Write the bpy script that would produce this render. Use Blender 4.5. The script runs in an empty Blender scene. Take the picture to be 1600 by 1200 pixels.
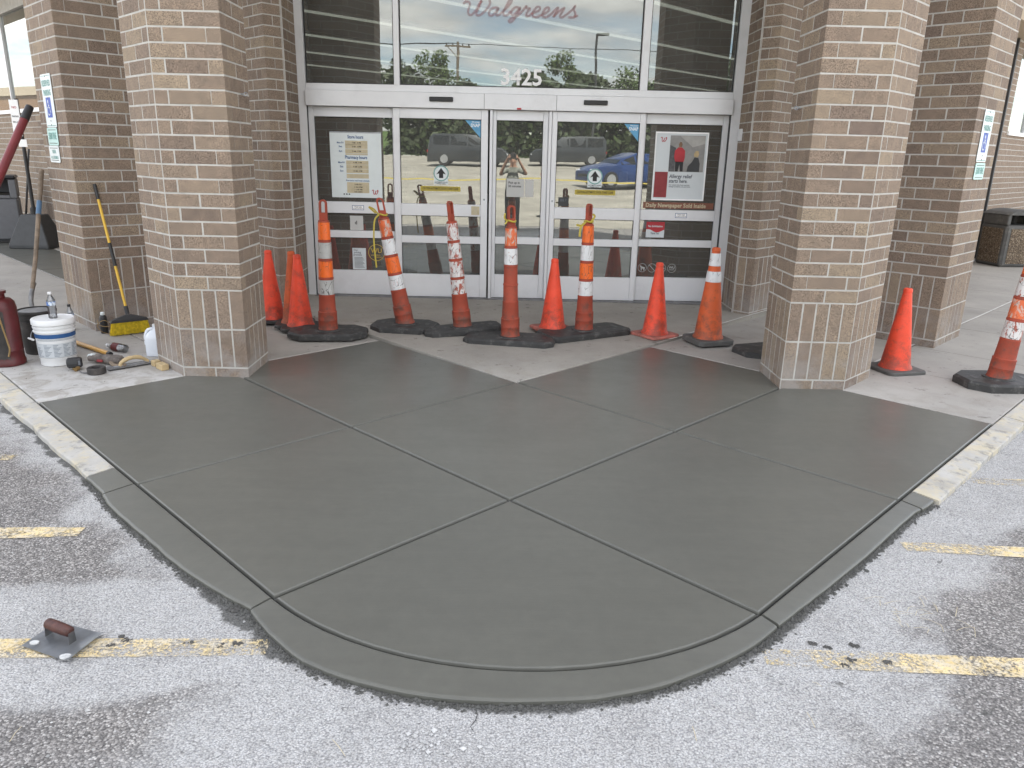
import bpy, bmesh, math, random
from mathutils import Vector, Matrix
RD = random.Random(11)
S = bpy.context.scene
COL = S.collection
PI = math.pi
R2 = math.sqrt(0.5)

# ------------------------------------------------------------------ camera, sky, sun, exposure
CAM_H = 1.7195
cam_data = bpy.data.cameras.new('camera')
cam = bpy.data.objects.new('camera', cam_data); COL.objects.link(cam)
pitch, roll, yaw = 0.293724, 0.022519, 0.005127
fw = Vector((math.sin(yaw)*math.cos(pitch), math.cos(yaw)*math.cos(pitch), -math.sin(pitch)))
r0 = Vector((math.cos(yaw), -math.sin(yaw), 0)); u0 = r0.cross(fw)
rt = math.cos(roll)*r0 + math.sin(roll)*u0
up = -math.sin(roll)*r0 + math.cos(roll)*u0
M = Matrix((rt, up, -fw)).transposed().to_4x4(); M.translation = (0, 0, CAM_H)
cam.matrix_world = M
cam_data.sensor_width = 36; cam_data.lens = 1186.56/1600*36
cam_data.clip_start = 0.05; cam_data.clip_end = 2000
S.camera = cam

SUN_EL = math.radians(55); SUN_AZ = math.radians(12)      # the sun stands behind the store: the entrance lies in open shade
W = bpy.data.worlds.new('World'); S.world = W; W.use_nodes = True
nt = W.node_tree; nt.nodes.clear()
wo = nt.nodes.new('ShaderNodeOutputWorld'); bg = nt.nodes.new('ShaderNodeBackground')
sky = nt.nodes.new('ShaderNodeTexSky'); sky.sky_type = 'NISHITA'; sky.sun_disc = False
sky.sun_elevation = SUN_EL; sky.sun_rotation = SUN_AZ; sky.altitude = 200; sky.dust_density = 0.4
tc = nt.nodes.new('ShaderNodeTexCoord')
sep = nt.nodes.new('ShaderNodeSeparateXYZ'); nt.links.new(tc.outputs['Generated'], sep.inputs[0])
mx = nt.nodes.new('ShaderNodeMath'); mx.operation = 'MAXIMUM'; mx.inputs[1].default_value = 0.04
nt.links.new(sep.outputs[2], mx.inputs[0])
ad = nt.nodes.new('ShaderNodeMath'); ad.operation = 'ADD'; ad.inputs[1].default_value = 0.12
nt.links.new(mx.outputs[0], ad.inputs[0])
dv = nt.nodes.new('ShaderNodeVectorMath'); dv.operation = 'DIVIDE'
cb = nt.nodes.new('ShaderNodeCombineXYZ')
for i in range(3): nt.links.new(ad.outputs[0], cb.inputs[i])
nt.links.new(tc.outputs['Generated'], dv.inputs[0]); nt.links.new(cb.outputs[0], dv.inputs[1])
cn = nt.nodes.new('ShaderNodeTexNoise'); cn.inputs['Scale'].default_value = 1.15; cn.inputs['Detail'].default_value = 7
cn.inputs['Roughness'].default_value = 0.56; cn.inputs['Distortion'].default_value = 0.3
nt.links.new(dv.outputs[0], cn.inputs['Vector'])
cr = nt.nodes.new('ShaderNodeValToRGB')
cr.color_ramp.elements[0].position = 0.33; cr.color_ramp.elements[1].position = 0.60
nt.links.new(cn.outputs['Fac'], cr.inputs[0])
cn2 = nt.nodes.new('ShaderNodeTexNoise'); cn2.inputs['Scale'].default_value = 3.0; cn2.inputs['Detail'].default_value = 5
nt.links.new(dv.outputs[0], cn2.inputs['Vector'])
cr2 = nt.nodes.new('ShaderNodeValToRGB')
cr2.color_ramp.elements[0].position = 0.3; cr2.color_ramp.elements[0].color = (6.6, 6.5, 6.4, 1)
cr2.color_ramp.elements[1].position = 0.7; cr2.color_ramp.elements[1].color = (10.6, 10.35, 10.0, 1)
nt.links.new(cn2.outputs['Fac'], cr2.inputs[0])
mixc = nt.nodes.new('ShaderNodeMix'); mixc.data_type = 'RGBA'
nt.links.new(cr.outputs[0], mixc.inputs[0]); nt.links.new(sky.outputs[0], mixc.inputs[6]); nt.links.new(cr2.outputs[0], mixc.inputs[7])
nt.links.new(mixc.outputs[2], bg.inputs[0]); bg.inputs[1].default_value = 0.10
nt.links.new(bg.outputs[0], wo.inputs[0])

sd = bpy.data.lights.new('sun', 'SUN'); sd.energy = 4.6; sd.angle = math.radians(0.6); sd.color = (1, 0.95, 0.87)
so = bpy.data.objects.new('sun', sd); COL.objects.link(so)
dirv = Vector((math.sin(SUN_AZ)*math.cos(SUN_EL), math.cos(SUN_AZ)*math.cos(SUN_EL), math.sin(SUN_EL)))
so.rotation_euler = dirv.to_track_quat('Z', 'Y').to_euler(); so.location = (0, 30, 40)
S.view_settings.view_transform = 'Standard'; S.view_settings.look = 'None'; S.view_settings.gamma = 1
S.view_settings.use_curve_mapping = False; S.view_settings.exposure = 1.75
S.render.engine = 'CYCLES'
S.cycles.max_bounces = 8; S.cycles.transparent_max_bounces = 12; S.cycles.use_denoising = True
S.cycles.caustics_reflective = False; S.cycles.caustics_refractive = False

# ------------------------------------------------------------------ materials
def lin(r, g, b): return (r, g, b, 1)
def newmat(name):
    m = bpy.data.materials.new(name); m.use_nodes = True
    t = m.node_tree; return m, t, t.nodes['Principled BSDF']
def node(t, typ, **kw):
    n = t.nodes.new(typ)
    for k, v in kw.items():
        if k in n.inputs: n.inputs[k].default_value = v
        else: setattr(n, k, v)
    return n
def ramp(t, fac, stops):
    n = t.nodes.new('ShaderNodeValToRGB'); e = n.color_ramp.elements
    while len(e) < len(stops): e.new(0.5)
    for el, (p, c) in zip(e, stops):
        el.position = p; el.color = c if len(c) == 4 else (*c, 1)
    t.links.new(fac, n.inputs[0]); return n.outputs[0]
def mixrgb(t, fac, a, b, mode='MIX'):
    n = t.nodes.new('ShaderNodeMix'); n.data_type = 'RGBA'; n.blend_type = mode
    for s, v in ((0, fac), (6, a), (7, b)):
        if isinstance(v, (int, float)): n.inputs[s].default_value = v
        elif isinstance(v, tuple): n.inputs[s].default_value = v if len(v) == 4 else (*v, 1)
        else: t.links.new(v, n.inputs[s])
    return n.outputs[2]
def mth(t, op, a, b=None, c=None, clamp=False):
    n = t.nodes.new('ShaderNodeMath'); n.operation = op; n.use_clamp = clamp
    for i, v in enumerate((a, b, c)):
        if v is None: continue
        if isinstance(v, (int, float)): n.inputs[i].default_value = v
        else: t.links.new(v, n.inputs[i])
    return n.outputs[0]
def sstep(t, v, a, b, lo=0.0, hi=1.0):
    n = t.nodes.new('ShaderNodeMapRange'); n.interpolation_type = 'SMOOTHSTEP'
    n.inputs[1].default_value = a; n.inputs[2].default_value = b; n.inputs[3].default_value = lo; n.inputs[4].default_value = hi
    t.links.new(v, n.inputs[0]); return n.outputs[0]
def noise(t, scale, detail=4, rough=0.55, vec=None, dist=0.0):
    n = node(t, 'ShaderNodeTexNoise', Scale=scale, Detail=detail, Roughness=rough, Distortion=dist)
    if vec is not None: t.links.new(vec, n.inputs['Vector'])
    return n.outputs['Fac']
def voro(t, scale, vec=None, feat='F1', out='Distance'):
    n = node(t, 'ShaderNodeTexVoronoi', Scale=scale); n.feature = feat
    if vec is not None: t.links.new(vec, n.inputs['Vector'])
    return n.outputs[out]
def objco(t): return node(t, 'ShaderNodeTexCoord').outputs['Object']
def worldco(t): return node(t, 'ShaderNodeNewGeometry').outputs['Position']
def bump(t, bs, h, strength=0.5, dist=0.01):
    b = node(t, 'ShaderNodeBump', Strength=strength, Distance=dist)
    t.links.new(h, b.inputs['Height']); t.links.new(b.outputs[0], bs.inputs['Normal'])
def plain(name, c, rough=0.55, metal=0.0, var=0.15, scale=12, bmp=0.0, bscale=60, spec=0.5, dirt=None, dscale=4):
    """a material with slight mottling; dirt = (colour, amount)"""
    m, t, b = newmat(name)
    co = objco(t)
    n = noise(t, scale, 5, 0.6, co)
    lo = tuple(max(0, x*(1-var)) for x in c); hi = tuple(min(1, x*(1+var)) for x in c)
    col = ramp(t, n, [(0.3, lo), (0.7, hi)])
    if dirt:
        d = sstep(t, noise(t, dscale, 6, 0.7, co), 0.5, 0.72)
        col = mixrgb(t, mth(t, 'MULTIPLY', d, dirt[1]), col, dirt[0])
    t.links.new(col, b.inputs['Base Color'])
    b.inputs['Roughness'].default_value = rough; b.inputs['Metallic'].default_value = metal
    b.inputs['Specular IOR Level'].default_value = spec
    if bmp: bump(t, b, noise(t, bscale, 4, 0.6, co), bmp, 0.004)
    return m

def m_brick():
    m, t, b = newmat('brick')
    oi = node(t, 'ShaderNodeObjectInfo')
    co = objco(t)
    off = node(t, 'ShaderNodeVectorMath', operation='MULTIPLY_ADD')
    cx = node(t, 'ShaderNodeCombineXYZ')
    for i in range(3): t.links.new(oi.outputs['Random'], cx.inputs[i])
    t.links.new(cx.outputs[0], off.inputs[0]); off.inputs[1].default_value = (37, 91, 53); t.links.new(co, off.inputs[2])
    v = off.outputs[0]
    tone = ramp(t, oi.outputs['Random'], [(0.0, (0.200, 0.158, 0.130)), (0.22, (0.258, 0.205, 0.163)), (0.45, (0.228, 0.181, 0.147)), (0.62, (0.288, 0.232, 0.181)), (0.8, (0.244, 0.194, 0.156)), (0.95, (0.305, 0.250, 0.190)), (1.0, (0.19, 0.150, 0.128))])
    big = ramp(t, noise(t, 14, 4, 0.6, v), [(0.3, (0.86, 0.86, 0.87)), (0.7, (1.12, 1.1, 1.08))])
    col = mixrgb(t, 1.0, tone, big, 'MULTIPLY')
    sp = ramp(t, noise(t, 190, 2, 0.5, v), [(0.37, (0.34, 0.33, 0.33)), (0.47, (1, 1, 1)), (0.6, (1.1, 1.09, 1.07)), (0.68, (1.6, 1.55, 1.45))])
    col = mixrgb(t, 0.8, col, sp, 'MULTIPLY')
    col = mixrgb(t, 1.0, col, (1.05, 1.035, 1.02), 'MULTIPLY')
    # efflorescence and splash near the ground
    z = node(t, 'ShaderNodeSeparateXYZ'); t.links.new(worldco(t), z.inputs[0])
    lowm = mth(t, 'MULTIPLY', sstep(t, z.outputs[2], 0.02, 0.5, 1, 0), sstep(t, noise(t, 5, 5, 0.65, worldco(t)), 0.36, 0.62))
    col = mixrgb(t, mth(t, 'MULTIPLY', lowm, 0.62), col, (0.34, 0.325, 0.315))
    t.links.new(col, b.inputs['Base Color'])
    b.inputs['Roughness'].default_value = 0.85; b.inputs['Specular IOR Level'].default_value = 0.3
    bump(t, b, noise(t, 230, 3, 0.6, v), 0.35, 0.003)
    return m
def m_mortar():
    m, t, b = newmat('mortar')
    p = worldco(t)
    col = ramp(t, noise(t, 9, 6, 0.65, p), [(0.3, (0.40, 0.388, 0.362)), (0.7, (0.55, 0.535, 0.505))])
    t.links.new(col, b.inputs['Base Color']); b.inputs['Roughness'].default_value = 0.95
    bump(t, b, noise(t, 160, 3, 0.6, p), 0.5, 0.003)
    return m
def m_brickwall():
    """far or unseen masonry: bricks as pattern"""
    m, t, b = newmat('brick_far')
    co = node(t, 'ShaderNodeTexCoord').outputs['UV']
    br = node(t, 'ShaderNodeTexBrick', Scale=1.0)
    br.inputs['Color1'].default_value = (0.22, 0.16, 0.125, 1); br.inputs['Color2'].default_value = (0.28, 0.205, 0.155, 1)
    br.inputs['Mortar'].default_value = (0.4, 0.385, 0.36, 1)
    br.inputs['Mortar Size'].default_value = 0.006; br.inputs['Brick Width'].default_value = 0.3048; br.inputs['Row Height'].default_value = 0.1016
    t.links.new(co, br.inputs['Vector']); t.links.new(br.outputs[0], b.inputs['Base Color'])
    b.inputs['Roughness'].default_value = 0.9
    return m
def corner_dist(t):
    """distance outside the rounded kerb corner (a stain mask for the concrete dust)"""
    s = node(t, 'ShaderNodeSeparateXYZ'); t.links.new(worldco(t), s.inputs[0])
    x = mth(t, 'ADD', s.outputs[0], -0.07); y = mth(t, 'ADD', s.outputs[1], -3.64)
    a = mth(t, 'MULTIPLY', mth(t, 'ADD', x, y), -R2); bq = mth(t, 'MULTIPLY', mth(t, 'SUBTRACT', x, y), R2)
    a = mth(t, 'MAXIMUM', a, 0.0); bq = mth(t, 'MAXIMUM', bq, 0.0)
    l = mth(t, 'SQRT', mth(t, 'ADD', mth(t, 'MULTIPLY', a, a), mth(t, 'MULTIPLY', bq, bq)))
    return mth(t, 'SUBTRACT', l, sstep(t, s.outputs[0], 0.1, 1.0, 1.548, 1.488)), s
def m_asphalt():
    m, t, b = newmat('asphalt')
    p = worldco(t)
    d, s = corner_dist(t)
    st = voro(t, 135, p, 'F1', 'Color'); sv = node(t, 'ShaderNodeSeparateColor'); t.links.new(st, sv.inputs[0])
    stone = ramp(t, sv.outputs[0], [(0.0, (0.16, 0.153, 0.15)), (0.35, (0.235, 0.225, 0.218)), (0.62, (0.315, 0.30, 0.29)), (0.85, (0.42, 0.40, 0.385)), (1.0, (0.60, 0.58, 0.56))])
    ds = voro(t, 135, p, 'F1', 'Distance')
    gap = sstep(t, ds, 0.42, 0.75, 1.0, 0.35)
    base = mixrgb(t, 1.0, stone, mixrgb(t, gap, (0.35, 0.35, 0.36), (1, 1, 1)), 'MULTIPLY')
    base = mixrgb(t, 0.55, base, ramp(t, noise(t, 1.6, 6, 0.65, p), [(0.3, (0.84, 0.84, 0.85)), (0.7, (1.14, 1.13, 1.11))]), 'MULTIPLY')
    # pale sun-bleached lot farther off
    # dust from the saw-cut and the fresh concrete
    nz = mth(t, 'MULTIPLY', mth(t, 'ADD', noise(t, 1.7, 7, 0.68, p), -0.5), 1.0)
    dn = mth(t, 'ADD', d, nz)
    thr = sstep(t, s.outputs[0], -0.7, 0.7, 0.10, 0.42)
    near = sstep(t, mth(t, 'SUBTRACT', dn, thr), -0.08, 0.14, 1, 0)
    ex = mth(t, 'MULTIPLY', mth(t, 'ADD', s.outputs[0], 1.45), 0.88); ey = mth(t, 'MULTIPLY', mth(t, 'ADD', mth(t, 'ADD', s.outputs[1], -2.60), mth(t, 'MULTIPLY', s.outputs[0], -0.10)), 2.5)
    el = mth(t, 'SQRT', mth(t, 'ADD', mth(t, 'MULTIPLY', ex, ex), mth(t, 'MULTIPLY', ey, ey)))
    blob = sstep(t, mth(t, 'ADD', el, nz), 0.85, 1.12, 1, 0)
    near = mth(t, 'MAXIMUM', near, blob)
    ax = mth(t, 'ABSOLUTE', mth(t, 'ADD', s.outputs[0], 0.02))
    front = sstep(t, mth(t, 'ADD', ax, nz), 0.98, 1.25, 1, 0)
    front = mth(t, 'MULTIPLY', front, sstep(t, s.outputs[1], -1.0, 0.6))
    dust = mth(t, 'MAXIMUM', near, front)
    fine = sstep(t, noise(t, 42, 6, 0.75, p), 0.34, 0.66)
    patch = sstep(t, noise(t, 3.2, 6, 0.7, p), 0.30, 0.55)
    dust = mth(t, 'MULTIPLY', dust, mth(t, 'MULTIPLY_ADD', fine, 0.36, 0.58))
    dust = mth(t, 'MULTIPLY', dust, mth(t, 'MULTIPLY_ADD', patch, 0.28, 0.72), clamp=True)
    dustc = ramp(t, noise(t, 150, 3, 0.7, p), [(0.3, (0.36, 0.36, 0.362)), (0.7, (0.78, 0.78, 0.775))])
    dustc = mixrgb(t, 1.0, dustc, mixrgb(t, gap, (0.5, 0.5, 0.52), (1, 1, 1)), 'MULTIPLY')
    col = mixrgb(t, dust, base, dustc)
    wet = sstep(t, mth(t, 'ADD', d, mth(t, 'MULTIPLY', mth(t, 'ADD', noise(t, 7, 6, 0.7, p), -0.5), sstep(t, s.outputs[0], -0.9, -0.3, 0.22, 0.07))), 0.012, 0.04, 1, 0)
    blot = mth(t, 'MULTIPLY', sstep(t, noise(t, 5.5, 5, 0.65, p, 0.5), 0.645, 0.70), 0.75)
    wet = mth(t, 'MAXIMUM', wet, blot)
    col = mixrgb(t, mth(t, 'MULTIPLY', wet, 0.9), col, mixrgb(t, gap, (0.05, 0.05, 0.048), (0.11, 0.11, 0.105)))
    t.links.new(col, b.inputs['Base Color']); b.inputs['Roughness'].default_value = 0.9; b.inputs['Specular IOR Level'].default_value = 0.25
    h = mth(t, 'ADD', mth(t, 'MULTIPLY', ds, -1.0), mth(t, 'MULTIPLY', noise(t, 30, 4, 0.6, p), 0.8))
    bump(t, b, h, 0.75, 0.008)
    return m
def m_paint(name, c, wear=0.5):
    m, t, b = newmat(name)
    p = worldco(t)
    tr = node(t, 'ShaderNodeBsdfTransparent'); mxs = node(t, 'ShaderNodeMixShader')
    n1 = noise(t, 70, 5, 0.75, p); n2 = noise(t, 6, 5, 0.65, p)
    d, sp_ = corner_dist(t)
    a = sstep(t, mth(t, 'SUBTRACT', mth(t, 'ADD', mth(t, 'MULTIPLY', n1, 0.65), mth(t, 'MULTIPLY', n2, 0.5)), sstep(t, d, 0.05, 0.6, 0.085, 0.0)), wear-0.04, wear+0.10)
    lp = ramp(t, noise(t, 9, 5, 0.6, p), [(0.3, tuple(x*0.8 for x in c)), (0.7, tuple(min(1, x*1.15) for x in c))])
    lp = mixrgb(t, mth(t, 'MULTIPLY', sstep(t, noise(t, 26, 6, 0.75, p), 0.34, 0.66), 0.68), lp, (0.58, 0.575, 0.56))
    t.links.new(lp, b.inputs['Base Color']); b.inputs['Roughness'].default_value = 0.85
    t.links.new(a, mxs.inputs[0]); t.links.new(tr.outputs[0], mxs.inputs[1]); t.links.new(b.outputs[0], mxs.inputs[2])
    t.links.new(mxs.outputs[0], t.nodes['Material Output'].inputs[0])
    bump(t, b, voro(t, 105, p), 0.6, 0.006)
    return m
def m_newconc():
    m, t, b = newmat('fresh_concrete')
    p = worldco(t)
    oi = node(t, 'ShaderNodeObjectInfo')
    c = ramp(t, noise(t, 0.9, 6, 0.6, p, 0.4), [(0.25, (0.113, 0.114, 0.102)), (0.75, (0.127, 0.128, 0.114))])
    c = mixrgb(t, 0.5, c, ramp(t, noise(t, 14, 6, 0.7, p), [(0.3, (0.88, 0.88, 0.88)), (0.7, (1.12, 1.12, 1.11))]), 'MULTIPLY')
    c = mixrgb(t, 0.6, c, ramp(t, oi.outputs['Random'], [(0, (0.93, 0.93, 0.94)), (1, (1.08, 1.07, 1.05))]), 'MULTIPLY')
    t.links.new(c, b.inputs['Base Color'])
    r = ramp(t, noise(t, 1.4, 5, 0.6, p), [(0.3, (0.29,)*3), (0.7, (0.44,)*3)])
    t.links.new(r, b.inputs['Roughness']); b.inputs['Specular IOR Level'].default_value = 0.45
    ms = node(t, 'ShaderNodeMapping'); ms.inputs['Rotation'].default_value = (0, 0, -0.6); ms.inputs['Scale'].default_value = (0.9, 7, 1); t.links.new(p, ms.inputs[0])
    stq = noise(t, 1.6, 5, 0.62, ms.outputs[0], 1.2)
    c = mixrgb(t, 0.4, c, ramp(t, stq, [(0.36, (0.93, 0.93, 0.93)), (0.64, (1.08, 1.08, 1.07))]), 'MULTIPLY'); t.links.new(c, b.inputs['Base Color'])
    # very fine brushed finish
    mp = node(t, 'ShaderNodeMapping'); mp.inputs['Rotation'].default_value = (0, 0, PI/4); mp.inputs['Scale'].default_value = (6, 160, 60)
    t.links.new(p, mp.inputs[0])
    h = mth(t, 'ADD', mth(t, 'MULTIPLY', noise(t, 1.0, 3, 0.6, mp.outputs[0]), 0.6), mth(t, 'MULTIPLY', noise(t, 240, 3, 0.6, p), 0.7))
    bump(t, b, h, 0.22, 0.0025)
    return m
def m_oldconc(name='old_concrete', c=(0.385, 0.365, 0.335), white=0.5):
    m, t, b = newmat(name)
    p = worldco(t)
    col = ramp(t, noise(t, 1.3, 7, 0.65, p), [(0.28, tuple(x*0.80 for x in c)), (0.72, tuple(x*1.12 for x in c))])
    col = mixrgb(t, 0.7, col, ramp(t, noise(t, 130, 4, 0.7, p), [(0.3, (0.8,)*3), (0.7, (1.15,)*3)]), 'MULTIPLY')
    d, s = corner_dist(t)
    spl = sstep(t, noise(t, 4.5, 7, 0.72, p, 0.6), 0.40, 0.56)
    spl = mth(t, 'MULTIPLY', spl, sstep(t, s.outputs[1], 5.0, 6.9, 1.0, 0.05))
    spl = mth(t, 'MULTIPLY', spl, sstep(t, s.outputs[0], -2.0, 3.5, 1.0, 0.25))
    col = mixrgb(t, mth(t, 'MULTIPLY', spl, white), col, (0.66, 0.67, 0.68))
    stn = mth(t, 'MULTIPLY', sstep(t, noise(t, 7.5, 6, 0.7, p), 0.60, 0.68), 0.6)
    col = mixrgb(t, stn, col, (0.12, 0.11, 0.10))
    t.links.new(col, b.inputs['Base Color']); b.inputs['Roughness'].default_value = 0.85; b.inputs['Specular IOR Level'].default_value = 0.3
    bump(t, b, noise(t, 180, 4, 0.65, p), 0.4, 0.003)
    return m
def m_oldcurb():
    m, t, b = newmat('painted_curb')
    p = worldco(t)
    col = ramp(t, noise(t, 3, 6, 0.65, p), [(0.3, (0.37, 0.355, 0.33)), (0.7, (0.54, 0.53, 0.50))])
    y = sstep(t, noise(t, 5.0, 7, 0.75, p), 0.44, 0.62)
    col = mixrgb(t, mth(t, 'MULTIPLY', y, 0.55), col, (0.60, 0.51, 0.31))
    g = sstep(t, noise(t, 8, 7, 0.78, p), 0.52, 0.63)
    col = mixrgb(t, mth(t, 'MULTIPLY', g, 0.75), col, (0.24, 0.235, 0.23))
    t.links.new(col, b.inputs['Base Color']); b.inputs['Roughness'].default_value = 0.85
    bump(t, b, noise(t, 60, 5, 0.65, p), 0.5, 0.006)
    return m
def m_glass(name, refl=0.32, tint=(0.50, 0.53, 0.50), haze=0.10):
    m, t, b = newmat(name)
    t.nodes.remove(b)
    g = node(t, 'ShaderNodeBsdfGlossy', Roughness=0.0); g.inputs['Color'].default_value = (0.97, 1.0, 0.985, 1)
    tr = node(t, 'ShaderNodeBsdfTransparent'); tr.inputs['Color'].default_value = (*tint, 1)
    fr = node(t, 'ShaderNodeFresnel', IOR=1.5)
    f = mth(t, 'ADD', fr.outputs[0], refl-0.04, clamp=True)
    mxs = node(t, 'ShaderNodeMixShader')
    t.links.new(f, mxs.inputs[0]); t.links.new(tr.outputs[0], mxs.inputs[1]); t.links.new(g.outputs[0], mxs.inputs[2])
    hz = node(t, 'ShaderNodeBsdfDiffuse'); hz.inputs['Color'].default_value = (0.60, 0.60, 0.57, 1)   # dust film; its haze is put in to lift the blacks
    mh = node(t, 'ShaderNodeMixShader'); t.links.new(sstep(t, noise(t, 2.2, 6, 0.7, worldco(t)), 0.25, 0.75, haze*0.7, haze*1.3), mh.inputs[0]); t.links.new(mxs.outputs[0], mh.inputs[1]); t.links.new(hz.outputs[0], mh.inputs[2])
    t.links.new(mh.outputs[0], t.nodes['Material Output'].inputs[0])
    # float glass is never quite flat
    n = noise(t, 1.5, 2, 0.5, worldco(t))
    bp = node(t, 'ShaderNodeBump', Strength=0.06, Distance=0.01); t.links.new(n, bp.inputs['Height']); t.links.new(bp.outputs[0], g.inputs['Normal'])
    return m
def m_film(name, c, alpha=0.5):
    m, t, b = newmat(name)
    tr = node(t, 'ShaderNodeBsdfTransparent'); mxs = node(t, 'ShaderNodeMixShader'); mxs.inputs[0].default_value = alpha
    b.inputs['Base Color'].default_value = (*c, 1); b.inputs['Roughness'].default_value = 0.5
    t.links.new(tr.outputs[0], mxs.inputs[1]); t.links.new(b.outputs[0], mxs.inputs[2])
    t.links.new(mxs.outputs[0], t.nodes['Material Output'].inputs[0]); return m
def m_emit(name, c, s):
    m, t, b = newmat(name)
    b.inputs['Base Color'].default_value = (*c, 1); b.inputs['Emission Color'].default_value = (*c, 1); b.inputs['Emission Strength'].default_value = s
    return m
def m_plasticdirty(name, c, dirt=0.55, rough=0.5, dscale=9, low=0.35):
    """faded orange or red plastic, scuffed, dirtier towards its foot (road dirt)"""
    m, t, b = newmat(name)
    co = objco(t); oi = node(t, 'ShaderNodeObjectInfo')
    v = node(t, 'ShaderNodeVectorMath', operation='MULTIPLY_ADD'); cx = node(t, 'ShaderNodeCombineXYZ')
    for i in range(3): t.links.new(oi.outputs['Random'], cx.inputs[i])
    t.links.new(cx.outputs[0], v.inputs[0]); v.inputs[1].default_value = (17, 31, 23); t.links.new(co, v.inputs[2]); v = v.outputs[0]
    col = ramp(t, noise(t, 5, 5, 0.6, v), [(0.3, tuple(x*0.84 for x in c)), (0.7, tuple(min(1, x*1.1) for x in c))])
    s = node(t, 'ShaderNodeSeparateXYZ'); t.links.new(co, s.inputs[0])
    lo = sstep(t, s.outputs[2], 0.02, low, 1, 0.0)
    d = sstep(t, mth(t, 'ADD', noise(t, dscale, 7, 0.75, v), mth(t, 'MULTIPLY', lo, 0.14)), 0.50, 0.74)
    col = mixrgb(t, mth(t, 'MULTIPLY', d, dirt), col, (0.11, 0.07, 0.055))
    sc = sstep(t, noise(t, 30, 3, 0.8, v, 2.0), 0.66, 0.72)
    col = mixrgb(t, mth(t, 'MULTIPLY', sc, 0.5), col, (0.05, 0.035, 0.03))
    t.links.new(col, b.inputs['Base Color']); b.inputs['Roughness'].default_value = rough; b.inputs['Specular IOR Level'].default_value = 0.35
    bump(t, b, noise(t, 90, 3, 0.6, v), 0.15, 0.002)
    return m
def m_band(name, c, wear=0.60, under=(0.36, 0.09, 0.06)):
    """scuffed retroreflective sheeting: dark cracks and worn-off patches"""
    m, t, b = newmat(name)
    co = objco(t); oi = node(t, 'ShaderNodeObjectInfo')
    v = node(t, 'ShaderNodeVectorMath', operation='MULTIPLY_ADD'); cx = node(t, 'ShaderNodeCombineXYZ')
    for i in range(3): t.links.new(oi.outputs['Random'], cx.inputs[i])
    t.links.new(cx.outputs[0], v.inputs[0]); v.inputs[1].default_value = (7, 13, 29); t.links.new(co, v.inputs[2]); v = v.outputs[0]
    mp = node(t, 'ShaderNodeMapping'); mp.inputs['Scale'].default_value = (1, 1, 0.45); t.links.new(v, mp.inputs[0]); v2 = mp.outputs[0]
    col = ramp(t, noise(t, 12, 4, 0.6, v), [(0.3, tuple(x*0.85 for x in c)), (0.7, tuple(min(1, x*1.06) for x in c))])
    w = sstep(t, noise(t, 26, 6, 0.72, v2, 0.8), wear, wear+0.03)
    col = mixrgb(t, w, col, under)
    ck = sstep(t, voro(t, 22, v2, 'DISTANCE_TO_EDGE'), 0.012, 0.03, 1, 0)
    ck = mth(t, 'MULTIPLY', ck, sstep(t, noise(t, 14, 4, 0.6, v), 0.46, 0.58))
    col = mixrgb(t, mth(t, 'MULTIPLY', ck, 0.85), col, (0.05, 0.045, 0.045))
    t.links.new(col, b.inputs['Base Color']); b.inputs['Roughness'].default_value = 0.35
    return m
def m_leaf(name, c):
    m, t, b = newmat(name)
    n = noise(t, 0.9, 4, 0.6, worldco(t))
    col = ramp(t, n, [(0.3, tuple(x*0.55 for x in c)), (0.7, tuple(x*1.35 for x in c))])
    t.links.new(col, b.inputs['Base Color']); b.inputs['Roughness'].default_value = 0.6
    b.inputs['Transmission Weight'].default_value = 0.0
    return m

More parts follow.
